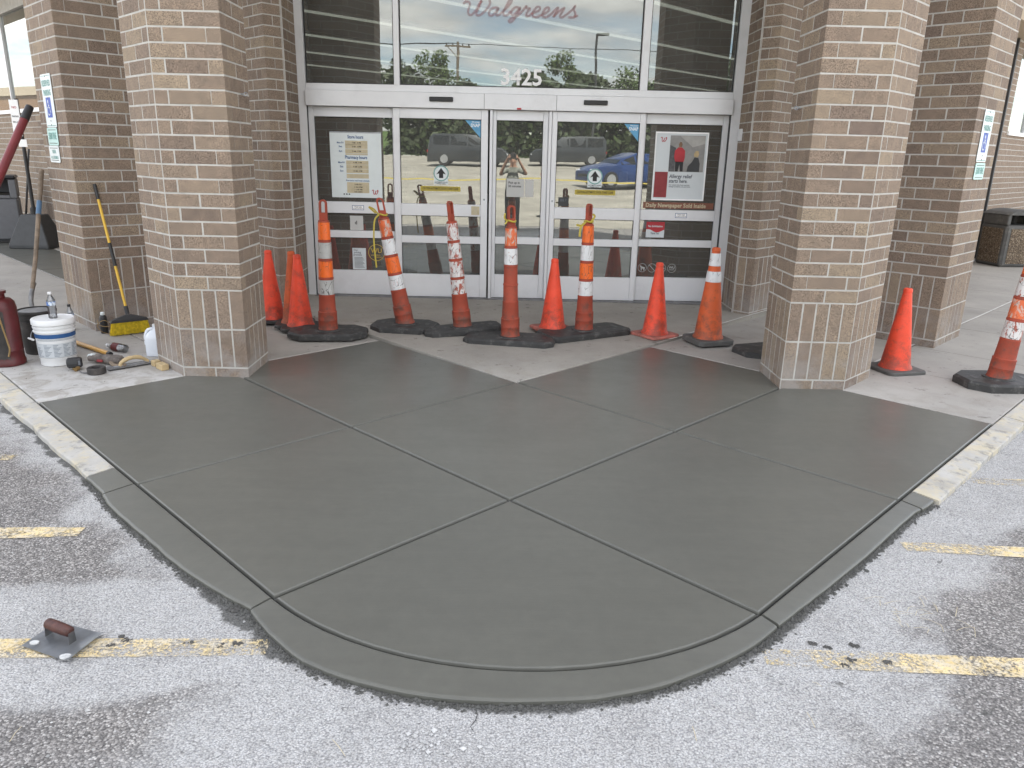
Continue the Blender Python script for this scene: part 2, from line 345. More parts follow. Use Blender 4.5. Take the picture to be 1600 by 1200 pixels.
MT = dict(
    brick=m_brick(), mortar=m_mortar(), brickfar=m_brickwall(), asphalt=m_asphalt(), newc=m_newconc(), oldc=m_oldconc(),
    recessc=m_oldconc('entry_concrete', (0.365, 0.345, 0.31), 0.35), curb=m_oldcurb(),
    yellow=m_paint('yellow_paint', (0.76, 0.59, 0.29), 0.50), glass=m_glass('door_glass', 0.24), tglass=m_glass('transom_glass', 0.175),
    alu=plain('aluminium', (0.77, 0.78, 0.80), 0.42, 0.15, 0.03, 3, dirt=((0.40, 0.39, 0.38), 0.16), dscale=2.5),
    alud=plain('aluminium_shadow_gap', (0.05, 0.05, 0.052), 0.6), gasket=plain('black_rubber_gasket', (0.02, 0.02, 0.02), 0.6),
    rubber=plain('black_rubber', (0.042, 0.042, 0.042), 0.6, 0, 0.15, 14, 0.12, 120, 0.4, dirt=((0.21, 0.205, 0.195), 0.45), dscale=16),
    rubberg=plain('grey_rubber', (0.105, 0.104, 0.10), 0.7, 0, 0.12, 12, 0.12, 110, 0.35, dirt=((0.25, 0.24, 0.22), 0.5), dscale=8),
    coneo=m_plasticdirty('orange_cone_plastic', (0.86, 0.088, 0.042), 0.62), conep=m_plasticdirty('faded_pink_cone_foot', (0.62, 0.20, 0.16), 0.7, 0.6, 6, 0.1),
    coned=m_plasticdirty('dirty_orange_cone', (0.66, 0.125, 0.04), 0.75, 0.55, 7, 0.5), post=m_plasticdirty('weathered_red_post', (0.37, 0.072, 0.042), 0.8, 0.6, 8, 0.45),
    bandw=m_band('white_reflective_band', (0.74, 0.75, 0.76), 0.62), bandg=m_band('worn_silver_band', (0.47, 0.47, 0.46), 0.58, (0.16, 0.14, 0.13)),
    bando=m_band('orange_reflective_band', (0.88, 0.16, 0.025), 0.63, (0.30, 0.11, 0.07)), bandx=m_band('badly_worn_white_band', (0.68, 0.66, 0.65), 0.52),
    bandr=m_band('scratched_orange_band', (0.72, 0.15, 0.05), 0.53, (0.55, 0.42, 0.36)),
    white=plain('white_plastic', (0.72, 0.73, 0.74), 0.4, 0, 0.05, 5), paper=plain('white_print', (0.62, 0.66, 0.68), 0.6, 0, 0.03, 4),
    ink=plain('black_ink', (0.02, 0.02, 0.022), 0.6), inkg=plain('green_ink', (0.16, 0.36, 0.33), 0.6), inkd=plain('grey_ink', (0.13, 0.14, 0.16), 0.6),
    red=plain('red_print', (0.42, 0.03, 0.04), 0.5), redd=plain('dark_red_print', (0.26, 0.035, 0.04), 0.5), blue=plain('blue_print', (0.05, 0.10, 0.42), 0.5),
    sky=plain('light_blue_print', (0.13, 0.38, 0.62), 0.5), tan=plain('tan_tape', (0.55, 0.48, 0.33), 0.6, 0, 0.12, 20), navy=plain('navy_print', (0.02, 0.085, 0.24), 0.45),
    signw=plain('sign_white', (0.72, 0.78, 0.79), 0.45, 0, 0.03), signg=plain('sign_pale_green', (0.50, 0.72, 0.69), 0.45, 0, 0.04),
    wood=plain('brown_wood', (0.22, 0.13, 0.075), 0.6, 0, 0.35, 18, 0.3, 40), woodl=plain('light_wood', (0.50, 0.38, 0.21), 0.65, 0, 0.2, 14, 0.2, 50),
    woodg=plain('grey_weathered_wood', (0.20, 0.155, 0.115), 0.8, 0, 0.35, 16, 0.4, 60), woodr=plain('red_stained_wood', (0.075, 0.026, 0.020), 0.5, 0, 0.5, 30, 0.4, 70),
    steel=plain('steel', (0.36, 0.38, 0.41), 0.35, 0.45, 0.3, 9, 0.1, 40, dirt=((0.42, 0.43, 0.44), 0.8), dscale=16),
    steeld=plain('dirty_steel', (0.20, 0.20, 0.205), 0.6, 0.5, 0.3, 10, 0.2, 50, dirt=((0.4, 0.4, 0.39), 0.6), dscale=9),
    black=plain('black_plastic', (0.022, 0.022, 0.024), 0.45), blackd=plain('dirty_black_plastic', (0.03, 0.027, 0.026), 0.6, 0, 0.4, 9, 0.2, 60, dirt=((0.13, 0.11, 0.10), 0.5), dscale=8),
    redp=plain('red_pole_paint', (0.17, 0.022, 0.026), 0.4, 0, 0.15, 6), redt=plain('red_tank', (0.085, 0.009, 0.011), 0.4, 0, 0.25, 7, dirt=((0.05, 0.02, 0.018), 0.7), dscale=5),
    yel=plain('yellow_handle', (0.75, 0.47, 0.06), 0.4, 0, 0.06), bris=plain('yellow_bristles', (0.78, 0.60, 0.04), 0.8, 0, 0.3, 40),
    gold=plain('amber_fibreglass', (0.56, 0.31, 0.07), 0.35, 0, 0.1, 9), brass=plain('dull_brass', (0.30, 0.20, 0.09), 0.45, 0.7, 0.2),
    grey=plain('grey_plastic', (0.15, 0.155, 0.17), 0.5, 0, 0.08), greyd=plain('dark_grey_plastic', (0.045, 0.047, 0.05), 0.55, 0, 0.15),
    bluep=plain('blue_tape', (0.08, 0.16, 0.27), 0.5), caution=plain('yellow_caution_tape', (0.46, 0.36, 0.05), 0.5, 0, 0.1),
    stucco=plain('tan_stucco', (0.42, 0.35, 0.26), 0.9, 0, 0.06, 4, 0.3, 90), soffit=plain('dark_soffit', (0.16, 0.155, 0.13), 0.8, 0, 0.05),
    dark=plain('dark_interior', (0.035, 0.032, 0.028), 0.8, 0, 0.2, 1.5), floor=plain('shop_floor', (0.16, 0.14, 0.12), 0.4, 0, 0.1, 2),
    maroon=plain('maroon_fixture', (0.11, 0.02, 0.02), 0.6, 0, 0.2, 3), cream=plain('cream_post', (0.55, 0.50, 0.36), 0.6, 0, 0.06),
    strip=m_emit('fluorescent_strip', (1.0, 0.98, 0.93), 0.30), logo=m_film('red_window_film', (0.50, 0.05, 0.06), 0.30), numw=plain('white_vinyl', (0.92, 0.92, 0.92), 0.5, 0, 0.02),
    decal=m_film('white_window_decal', (0.75, 0.75, 0.73), 0.6), gdecal=m_film('gold_window_decal', (0.62, 0.42, 0.08), 0.75), brn=plain('brown_vinyl', (0.22, 0.085, 0.055), 0.6),
    skin=plain('skin', (0.44, 0.25, 0.17), 0.55), shirt=plain('grey_shirt', (0.24, 0.25, 0.22), 0.85), trouser=plain('dark_trousers', (0.05, 0.05, 0.052), 0.85), hair=plain('dark_hair', (0.03, 0.022, 0.018), 0.7),
    leafa=m_leaf('leaf_green', (0.085, 0.13, 0.030)), leafb=m_leaf('leaf_dark_green', (0.040, 0.060, 0.018)), bark=plain('bark', (0.12, 0.09, 0.065), 0.9, 0, 0.3, 6, 0.5, 30),
    grass=plain('grass', (0.075, 0.12, 0.03), 0.9, 0, 0.35, 0.6), road=plain('street_asphalt', (0.13, 0.13, 0.13), 0.9, 0, 0.15, 2),
    carw=plain('white_car_paint', (0.75, 0.76, 0.77), 0.25, 0, 0.02), carb=plain('blue_car_paint', (0.015, 0.045, 0.16), 0.22, 0.2, 0.05), card=plain('charcoal_car_paint', (0.05, 0.055, 0.06), 0.25, 0.3, 0.05),
    cglass=plain('car_glass', (0.012, 0.014, 0.015), 0.05), tyre=plain('tyre', (0.02, 0.02, 0.02), 0.8), rim=plain('alloy_rim', (0.55, 0.55, 0.56), 0.3, 0.8, 0.05), tail=plain('red_lens', (0.42, 0.012, 0.012), 0.2),
    agg=None,
)
def m_agg():
    m, t, b = newmat('exposed_aggregate')
    co = objco(t); c = voro(t, 75, co, 'F1', 'Color'); s = node(t, 'ShaderNodeSeparateColor'); t.links.new(c, s.inputs[0])
    col = ramp(t, s.outputs[0], [(0.0, (0.06, 0.043, 0.03)), (0.4, (0.12, 0.085, 0.056)), (0.8, (0.18, 0.135, 0.09)), (1, (0.34, 0.28, 0.21))])
    t.links.new(col, b.inputs['Base Color']); b.inputs['Roughness'].default_value = 0.8
    bump(t, b, voro(t, 75, co), 0.8, 0.006); return m
MT['agg'] = m_agg()
def m_water():
    m, t, b = newmat('clear_plastic')
    tr = node(t, 'ShaderNodeBsdfTransparent'); tr.inputs['Color'].default_value = (0.93, 0.95, 0.97, 1)
    g = node(t, 'ShaderNodeBsdfGlossy', Roughness=0.05); fr = node(t, 'ShaderNodeFresnel', IOR=1.6)
    df = node(t, 'ShaderNodeBsdfTranslucent'); df.inputs['Color'].default_value = (0.9, 0.93, 0.96, 1); m0 = node(t, 'ShaderNodeMixShader'); m0.inputs[0].default_value = 0.42; t.links.new(tr.outputs[0], m0.inputs[1]); t.links.new(df.outputs[0], m0.inputs[2])
    mxs = node(t, 'ShaderNodeMixShader'); t.links.new(mth(t, 'ADD', fr.outputs[0], 0.08), mxs.inputs[0]); t.links.new(m0.outputs[0], mxs.inputs[1]); t.links.new(g.outputs[0], mxs.inputs[2])
    t.links.new(mxs.outputs[0], t.nodes['Material Output'].inputs[0])
    bump_n = node(t, 'ShaderNodeBump', Strength=0.5, Distance=0.004); t.links.new(noise(t, 60, 2, 0.5, objco(t)), bump_n.inputs['Height']); t.links.new(bump_n.outputs[0], g.inputs['Normal'])
    t.nodes.remove(b); return m
MT['clear'] = m_water()
def m_milk():
    m, t, b = newmat('translucent_jug'); b.inputs['Base Color'].default_value = (0.70, 0.74, 0.80, 1); b.inputs['Roughness'].default_value = 0.35
    b.inputs['Subsurface Weight'].default_value = 0.4; b.inputs['Subsurface Radius'].default_value = (0.05, 0.05, 0.05); b.inputs['Subsurface Scale'].default_value = 0.5; return m
MT['milk'] = m_milk()

# ------------------------------------------------------------------ mesh helpers
def ob(name, bm, mats, parent=None, kind=None, smooth=False, world=False):
    if isinstance(bm, bmesh.types.BMesh):
        me = bpy.data.meshes.new(name); bm.normal_update(); bm.to_mesh(me); bm.free()
    else: me = bm
    if mats is not None:
        for m in (mats if isinstance(mats, (list, tuple)) else [mats]):
            me.materials.append(MT[m] if isinstance(m, str) else m)
    if smooth:
        me.polygons.foreach_set('use_smooth', [True]*len(me.polygons))
        if smooth != 'all': me.set_sharp_from_angle(angle=math.radians(38))
    o = bpy.data.objects.new(name, me); COL.objects.link(o)
    if parent is not None:
        o.parent = parent
        if world: o.location = -Vector(parent.location)
    if kind: o['kind'] = kind
    return o
def tag(o, label, cat, group=None):
    o['label'] = label; o['category'] = cat
    if group: o['group'] = group
    return o
def thing(name, label, cat, loc=(0, 0, 0), rz=0.0, group=None):
    o = bpy.data.objects.new(name, None); COL.objects.link(o); o.empty_display_size = 0.1
    o.location = loc; o.rotation_euler = (0, 0, rz); return tag(o, label, cat, group)
def dup(root, loc, rot, label, group=None):
    r = root.copy(); COL.objects.link(r); r.location = loc; r.rotation_euler = rot if isinstance(rot, tuple) else (0, 0, rot)
    r['label'] = label
    if group: r['group'] = group
    for ch in list(root.children):
        c = ch.copy(); COL.objects.link(c); c.parent = r
        for g in ch.children:
            d = g.copy(); COL.objects.link(d); d.parent = c
    return r
def box(bm, x0, x1, y0, y1, z0, z1, bev=0.0, mi=0):
    vs = [bm.verts.new(p) for p in ((x0,y0,z0),(x1,y0,z0),(x1,y1,z0),(x0,y1,z0),(x0,y0,z1),(x1,y0,z1),(x1,y1,z1),(x0,y1,z1))]
    fs = [bm.faces.new([vs[i] for i in f]) for f in ((3,2,1,0),(4,5,6,7),(0,1,5,4),(1,2,6,5),(2,3,7,6),(3,0,4,7))]
    for f in fs: f.material_index = mi
    if bev:
        es = list({e for f in fs for e in f.edges})
        bmesh.ops.bevel(bm, geom=es, offset=bev, segments=1, affect='EDGES', profile=0.5)
    return bm
def B(*a, **k): return box(bmesh.new(), *a, **k)
def prism(bm, pts, z0, z1, mi=0, cap=True):
    n = len(pts)
    a = [bm.verts.new((p[0], p[1], z0)) for p in pts]; b = [bm.verts.new((p[0], p[1], z1)) for p in pts]
    for i in range(n):
        f = bm.faces.new((a[i], a[(i+1) % n], b[(i+1) % n], b[i])); f.material_index = mi
    if cap:
        f = bm.faces.new(b); f.material_index = mi
        f = bm.faces.new(a[::-1]); f.material_index = mi
    return bm
def lathe(bm, prof, seg=24, cx=0, cy=0, cap=(True, True), mi=0):
    rings = []
    for r, z in prof:
        rings.append([bm.verts.new((cx+r*math.cos(2*PI*i/seg), cy+r*math.sin(2*PI*i/seg), z)) for i in range(seg)])
    for a, b in zip(rings, rings[1:]):
        for i in range(seg):
            f = bm.faces.new((a[i], a[(i+1) % seg], b[(i+1) % seg], b[i])); f.material_index = mi
    if cap[0]: bm.faces.new(rings[0][::-1]).material_index = mi
    if cap[1]: bm.faces.new(rings[-1]).material_index = mi
    return bm
def L_(prof, seg=24, **k): return lathe(bmesh.new(), prof, seg, **k)
def tube(bm, pts, rad, seg=8, cap=True, closed=False, mi=0):
    pts = [Vector(p) for p in pts]; n = len(pts); rings = []
    rr = rad if isinstance(rad, (list, tuple)) else [rad]*n
    ref = None
    for i, p in enumerate(pts):
        if closed: d = pts[(i+1) % n]-pts[i-1]
        else: d = pts[min(i+1, n-1)]-pts[max(i-1, 0)]
        d.normalize()
        if ref is None: ref = Vector((0, 0, 1)) if abs(d.z) < 0.9 else Vector((1, 0, 0))
        a = d.cross(ref)
        if a.length < 1e-4: a = d.cross(Vector((0.3, 1, 0.1)))
        a.normalize(); b = d.cross(a); ref = b.cross(d) if False else ref
        rings.append([bm.verts.new(p+rr[i]*(math.cos(2*PI*k/seg)*a+math.sin(2*PI*k/seg)*b)) for k in range(seg)])
    m = n if closed else n-1
    for i in range(m):
        A, Bq = rings[i], rings[(i+1) % n]
        for k in range(seg):
            f = bm.faces.new((A[k], A[(k+1) % seg], Bq[(k+1) % seg], Bq[k])); f.material_index = mi
    if cap and not closed:
        bm.faces.new(rings[0][::-1]).material_index = mi; bm.faces.new(rings[-1]).material_index = mi
    bmesh.ops.recalc_face_normals(bm, faces=bm.faces)
    return bm
def T_(pts, rad, seg=8, **k): return tube(bmesh.new(), pts, rad, seg, **k)
def spline(pts, n=6):
    P = [Vector(p) for p in pts]; out = []
    for i in range(len(P)-1):
        p0, p1, p2, p3 = P[max(i-1, 0)], P[i], P[i+1], P[min(i+2, len(P)-1)]
        for k in range(n):
            s = k/n
            out.append(0.5*((2*p1)+(-p0+p2)*s+(2*p0-5*p1+4*p2-p3)*s*s+(-p0+3*p1-3*p2+p3)*s**3))
    out.append(P[-1]); return out
_txt = {}
def text_mesh(s, size, width=None):
    c = bpy.data.curves.new('lettering', 'FONT'); c.body = s; c.size = size; c.align_x = 'CENTER'; c.align_y = 'CENTER'; c.resolution_u = 2; c.offset = size*0.022
    o = bpy.data.objects.new('lettering', c)
    me = bpy.data.meshes.new_from_object(o)
    bpy.data.objects.remove(o); bpy.data.curves.remove(c); me.materials.clear()
    if width:
        xs = [v.co.x for v in me.vertices]
        if xs:
            k = width/(max(xs)-min(xs))
            for v in me.vertices: v.co.x *= k
    return me
def text(s, size, mat, parent, loc, e=(1, 0, 0), width=None, name='lettering', shear=0.0):
    """flat print standing upright: e = reading direction in plan; faces e x z"""
    me = text_mesh(s, size, width)
    e = Vector((e[0], e[1], 0)).normalized(); z = Vector((0, 0, 1)); nrm = e.cross(z)
    for v in me.vertices:
        x, y = v.co.x+shear*v.co.y, v.co.y
        v.co = x*e + y*z
    o = ob(name, me, mat, parent); o.location = Vector(loc)
    if parent is not None: o.location = Vector(loc)-Vector(parent.location)
    return o
def quadpts(bm, pts, mi=0):
    f = bm.faces.new([bm.verts.new(p) for p in pts]); f.material_index = mi; return f
def ribbon(bm, pts, wdt, side, mi=0):
    pts = [Vector(p) for p in pts]; prev = None
    for i, p in enumerate(pts):
        d = (pts[min(i+1, len(pts)-1)]-pts[max(i-1, 0)]).normalized()
        s = d.cross(Vector(side)).normalized()*(wdt[i] if isinstance(wdt, list) else wdt)/2
        cur = (bm.verts.new(p-s), bm.verts.new(p+s))
        if prev:
            f = bm.faces.new((prev[0], prev[1], cur[1], cur[0])); f.material_index = mi
        prev = cur
    return bm
# ------------------------------------------------------------------ ground
def sheet(name, xs, ys, zf, mat, kind='structure'):
    bm = bmesh.new(); g = [[bm.verts.new((x, y, zf(x, y))) for x in xs] for y in ys]
    for j in range(len(ys)-1):
        for i in range(len(xs)-1): bm.faces.new((g[j][i], g[j][i+1], g[j+1][i+1], g[j+1][i]))
    return ob(name, bm, mat, kind=kind)
def lz(x): return -0.032-0.033*min(1, max(0, (abs(x)-2)/2))
def lot_z(x, y): return lz(x) if y > -6 else lz(x)+(-6-y)*0.045
LOTZ = -0.032
sheet('parking_lot', [-90, -20, -8, -4, -3, -2, 2, 3, 4, 8, 20, 90], [-40, -34, -20, -12, -6, 0, 8, 30, 60], lot_z, 'asphalt')
sheet('concrete_lot', [-90, -30, -10, -4, -3, -2, 2, 3, 4, 10, 30, 90], [-39.9, -34, -20, -12, -6, -1.6], lambda x, y: lot_z(x, y)+0.006, plain('pale_lot_concrete', (0.33, 0.305, 0.26), 0.9, 0, 0.25, 0.7))
sheet('ground', [-1200, -90, 90, 1200], [-90, -40, 60, 1200], lambda x, y: -0.5, 'grass')
def bank_z(x, y):
    return 1.50 if y > -41 else (1.50+(-41-y)/14*1.96 if y > -55 else 3.46)
sheet('grass_bank', [-140, -60, -20, 20, 60, 140], [-66, -55, -48, -41, -39.9], bank_z, 'grass')
sheet('street', [-140, 140], [-80, -62], lambda x, y: 3.47, 'road')
sheet('far_ground', [-1200, 1200], [-1200, -79.9], lambda x, y: 3.4, 'grass')

def pq(p, q): return ((p-q)/2, (p+q)/2)
def ground_z(x, y):
    """the entry floor rises slightly to the door sill"""
    t = min(1, max(0, (y-6.6)/1.9)); return 0.060*t if abs(x) < 3.3 else 0.060*t*max(0, 1-(abs(x)-3.3)/1.2)
def slab(name, poly, mat, parent, gap=0.0085, edge=0.008, drop=0.012, zf=None, depth=0.11, sub=0):
    """a concrete panel with tooled, rounded edges"""
    P = [Vector((x, y)) for x, y in poly]; n = len(P)
    def inset(d):
        out = []
        for i in range(n):
            a, b, c = P[i-1], P[i], P[(i+1) % n]
            d1 = (b-a).normalized(); d2 = (c-b).normalized(); n1 = Vector((-d1.y, d1.x)); n2 = Vector((-d2.y, d2.x))
            m = (n1+n2); k = d/max(0.3, m.dot(n1)); out.append(b+m*k)
        return out
    bm = bmesh.new(); zf = zf or (lambda x, y: 0.0)
    rings = []
    for d, dz in ((gap, -depth), (gap, -drop), (gap+edge*0.35, -drop*0.35), (gap+edge, 0.0)):
        rings.append([bm.verts.new((v.x, v.y, zf(v.x, v.y)+dz)) for v in inset(d)])
    for a, b in zip(rings, rings[1:]):
        for i in range(n): bm.faces.new((a[i], a[(i+1) % n], b[(i+1) % n], b[i]))
    top = bm.faces.new(rings[-1])
    bmesh.ops.triangulate(bm, faces=[top])
    o = ob(name, bm, mat, parent); 
    return o
# fillet of the kerb corner
CX, CY = 0.07, 3.64
def arc(r, a0, a1, n): return [(CX+r*math.cos(a0+(a1-a0)*i/n), CY+r*math.sin(a0+(a1-a0)*i/n)) for i in range(n+1)]
base = bpy.data.objects.new('sidewalk', None); COL.objects.link(base); base['kind'] = 'structure'
fresh = bpy.data.objects.new('fresh_concrete_slab', None); COL.objects.link(fresh); fresh['kind'] = 'structure'
# bed below the joints
bm = bmesh.new()
inner = arc(1.386, PI*1.25, PI*1.75, 18)
prism(bm, [pq(1.75, 34), *inner, pq(34, 1.61), (20, 30), (-20, 30)], -0.3, -0.016)
ob('joint_bed', bm, plain('dark_joint', (0.075, 0.075, 0.072), 0.9), base)
PL = [1.74, 3.63, 5.80, 8.35]; QL = [1.60, 3.59, 5.67, 8.27]
for i in range(3):
    for j in range(3):
        if i == 2 and j == 2: continue
        p0, p1, q0, q1 = PL[i], PL[i+1], QL[j], QL[j+1]
        if i == 0 and j == 0: poly = [pq(p0, q1), *arc(1.393, PI*1.25, PI*1.75-0.0406, 16), pq(p1, q0), pq(p1, q1)]
        else: poly = [pq(p0, q1), pq(p0, q0), pq(p1, q0), pq(p1, q1)]
        if i == 0 and j == 0: # tangent points replace the square corner
            poly = [v for k, v in enumerate(poly) if k == 0 or (Vector(v)-Vector(poly[k-1])).length > 0.012]
        slab('concrete_panel', poly, 'newc', fresh)
# old concrete around it
OL = base
slab('concrete_panel', [pq(5.80, 11.6), pq(5.80, 5.67), pq(8.35, 5.67), pq(11.6, 5.67), (3.2, 9.6), (-3.2, 9.6)], 'recessc', OL, 0.004, 0.006, 0.004, ground_z)
QB = [8.27, 9.55, 11.3, 13.3, 15.3, 17.5, 20, 23, 26]
for k in range(len(QB)-1):
    for a, b in (((1.74, 3.45), (3.45, 5.90)) if k < 3 else ((1.74, 4.10), (4.10, 5.28), (5.28, 5.90))):
        m = 'newc' if abs(a-4.10) < .01 else 'oldc'
        slab('concrete_panel', [pq(a, QB[k+1]), pq(a, QB[k]), pq(b if not (k == 0 and a > 3) else 5.80, QB[k]), pq(b if not (k == 0 and a > 3) else 5.80, QB[k+1])], m, OL, 0.005, 0.008, 0.006)
PB = [8.35, 9.78, 11.22, 13.1, 15.2, 17.5, 20, 23, 26]
for k in range(len(PB)-1):
    for a, b in ((1.60, 3.30), (3.30, 5.80)):
        slab('concrete_panel', [pq(PB[k], b if not (k == 0 and a > 3) else 5.67), pq(PB[k], a), pq(PB[k+1], a), pq(PB[k+1], b if not (k == 0 and a > 3) else 5.67)], 'oldc', OL, 0.005, 0.008, 0.006)

def sealant(pts):
    bm = bmesh.new(); ribbon(bm, [(x, y, ground_z(x, y)+0.003) for x, y in pts], 0.022, (0, 0, 1))
    for f in bm.faces:
        f.normal_update()
        if f.normal.z < 0: f.normal_flip()
    ob('joint_sealant', bm, plain('pale_sealant', (0.62, 0.61, 0.58), 0.7, 0, 0.2, 8), base)
sealant([pq(8.4+k*1.2, 3.30+0.004*math.sin(k*2.1)) for k in range(10)]); sealant([pq(8.8+k*0.7, 5.67) for k in range(5)])
# kerbs: profile across the width, swept along a path
def interp(x, tb):
    if x <= tb[0][0]: return tb[0][1]
    for (a, u), (b, v) in zip(tb, tb[1:]):
        if x <= b: return u+(v-u)*(x-a)/(b-a)
    return tb[-1][1]
def kerb(name, path, nrm, mat, parent, w=0.150, cut=0.006, wav=0.0, zo=0.0, ws=None):
    """path = inner line points, nrm = outward normals"""
    prof = [(0.006, -0.2), (0.006, -0.009), (0.010, -0.003), (0.016, 0.0), (w-0.012, -0.010+zo), (w-0.005, -0.012+zo), (w-0.001, -0.017+zo), (w+0.001, -0.06), (w+0.003, -0.2)]
    bm = bmesh.new(); rows = []
    n = len(path)
    sw = RD.uniform(0, 9)
    for i, (p, v) in enumerate(zip(path, nrm)):
        arc_ = p[0]*1.3-p[1]*0.9
        jit = (ws[i]-w if ws else 0)+wav*(0.5*(RD.random()-0.5)+0.8*math.sin(arc_*4.2+sw)+0.45*math.sin(arc_*9.7+2*sw)+0.3*math.sin(arc_*23+sw))
        rows.append([bm.verts.new((p[0]+v[0]*(d+(jit if k >= 4 else 0)), p[1]+v[1]*(d+(jit if k >= 4 else 0)), z)) for k, (d, z) in enumerate(prof)])
    for a, b in zip(rows, rows[1:]):
        for k in range(len(prof)-1): bm.faces.new((a[k], a[k+1], b[k+1], b[k]))
    bm.faces.new(rows[0]); bm.faces.new(rows[-1][::-1])
    bmesh.ops.recalc_face_normals(bm, faces=bm.faces)
    return ob(name, bm, mat, parent)
NL = (-R2, -R2); NR = (R2, -R2)
def lineq(p, q0, q1, n, cut=0.005):
    cut = 0.009; s = cut if q1 > q0 else -cut
    return [pq(p, q0+s+(q1-q0-2*s)*i/n) for i in range(n+1)]
def linep(q, p0, p1, n, cut=0.005):
    cut = 0.009; s = cut if p1 > p0 else -cut
    return [pq(p0+s+(p1-p0-2*s)*i/n, q) for i in range(n+1)]
nk = bpy.data.objects.new('fresh_kerb', None); COL.objects.link(nk); nk['kind'] = 'structure'
okb = bpy.data.objects.new('old_kerb', None); COL.objects.link(okb); okb['kind'] = 'structure'
def kl(par, nm, q0, q1, mat, n=14, wav=0.004, w=0.150, zo=0.0, tb=None):
    pts = lineq(1.745, q0, q1, n); kerb(nm, pts, [NL]*len(pts), mat, par, w, wav=wav, zo=zo, ws=[interp(y-x, tb) for x, y in pts] if tb else None)
def kr(par, nm, p0, p1, mat, n=14, wav=0.004, w=0.150, zo=0.0, tb=None):
    pts = linep(1.605, p0, p1, n); kerb(nm, pts, [NR]*len(pts), mat, par, w, wav=wav, zo=zo, ws=[interp(x+y, tb) for x, y in pts] if tb else None)
WL = [(3.59, .102), (3.75, .120), (4.15, .160), (4.76, .183), (5.4, .188), (5.72, .165), (6.10, .160)]; WA = [(0, .102), (8, .134), (16, .167), (24, .174), (32, .168), (39, .157), (48, .144), (56, .141), (65, .133), (72, .117), (81, .101), (90, .086)]; WR = [(3.63, .086), (4.17, .101), (4.83, .110), (5.7, .108), (5.85, .125), (6.04, .130)]
kl(nk, 'kerb_stone', 6.10, 5.69, 'newc', 8, tb=WL); kl(nk, 'kerb_stone', 5.69, 3.59, 'newc', 30, tb=WL)
ap = arc(1.390, PI*1.25-0.006, PI*1.75-0.046, 40)
kerb('kerb_stone', ap, [((x-CX)/1.39, (y-CY)/1.39) for x, y in ap], 'newc', nk, wav=0.003, ws=[interp(k*90/40, WA) for k in range(41)])
kr(nk, 'kerb_stone', 3.63, 5.80, 'newc', 26, tb=WR); kr(nk, 'kerb_stone', 5.80, 6.04, 'newc', 5, tb=WR)
for a, b in ((6.10, 8.9), (8.9, 12), (12, 15), (15, 18), (18, 22), (22, 27)): kl(okb, 'kerb_stone', b, a, 'curb', 24, 0.006, 0.155, 0.0)
for a, b in ((6.04, 8.7), (8.7, 12), (12, 15), (15, 18), (18, 22), (22, 27)): kr(okb, 'kerb_stone', a, b, 'curb', 24, 0.006, 0.150, 0.0)

# painted bay lines
def pline(pts, w):
    bm = bmesh.new(); n = 24; (xa, ya), (xb, yb) = pts; ribbon(bm, [(xa+(xb-xa)*k/n, ya+(yb-ya)*k/n, lz(xa+(xb-xa)*k/n)+0.004) for k in range(n+1)], [w*(1+0.08*(RD.random()-.5))*(1 if k < n-1 else (0.95 if k == n-1 else 0.8)) for k in range(n+1)], (0, 0, 1))
    for f in bm.faces:
        f.normal_update()
        if f.normal.z < 0: f.normal_flip()
    bm.normal_update()
    return ob('bay_line', bm, 'yellow', kind='structure')
pline([(-6.5, 4.15), (-2.885, 4.13)], 0.10); pline([(-6.5, 3.02), (-2.0, 3.225)], 0.105); pline([(-6, 2.19), (-0.86, 2.385)], 0.108)
pline([(6.5, 3.95), (2.70, 4.075)], 0.10); pline([(6.5, 3.06), (1.90, 3.245)], 0.105); pline([(6, 2.19), (0.96, 2.385)], 0.112)

# ------------------------------------------------------------------ masonry
ZP, ZS, CRS = 0.0731, 0.3048, 0.1016
JT = 0.0115
_bc = {}
def brick_mesh(L, H, D=0.09):
    key = (round(L, 3), round(H, 3), round(D, 3), RD.randrange(3))
    if key in _bc: return _bc[key]
    c = 0.0018; r = RD
    def j(a=0.0012): return (r.random()-0.5)*2*a
    bm = bmesh.new()
    fr = [(c, 0, c), (L-c, 0, c), (L-c, 0, H-c), (c, 0, H-c)]
    sd_ = [(0, c, 0), (L, c, 0), (L, c, H), (0, c, H)]
    bk = [(0, D, 0), (L, D, 0), (L, D, H), (0, D, H)]
    F = [bm.verts.new((x+j(), y+j(0.0008), z+j())) for x, y, z in fr]
    Sd = [bm.verts.new((x+j(), y, z+j())) for x, y, z in sd_]; Bk = [bm.verts.new(p) for p in bk]
    bm.faces.new(F)
    for i in range(4):
        k = (i+1) % 4
        bm.faces.new((F[i], Sd[i], Sd[k], F[k])); bm.faces.new((Sd[i], Bk[i], Bk[k], Sd[k]))
    bmesh.ops.recalc_face_normals(bm, faces=bm.faces)
    me = bpy.data.meshes.new('brick'); bm.normal_update(); bm.to_mesh(me); bm.free(); me.materials.append(MT['brick']); _bc[key] = me
    return me
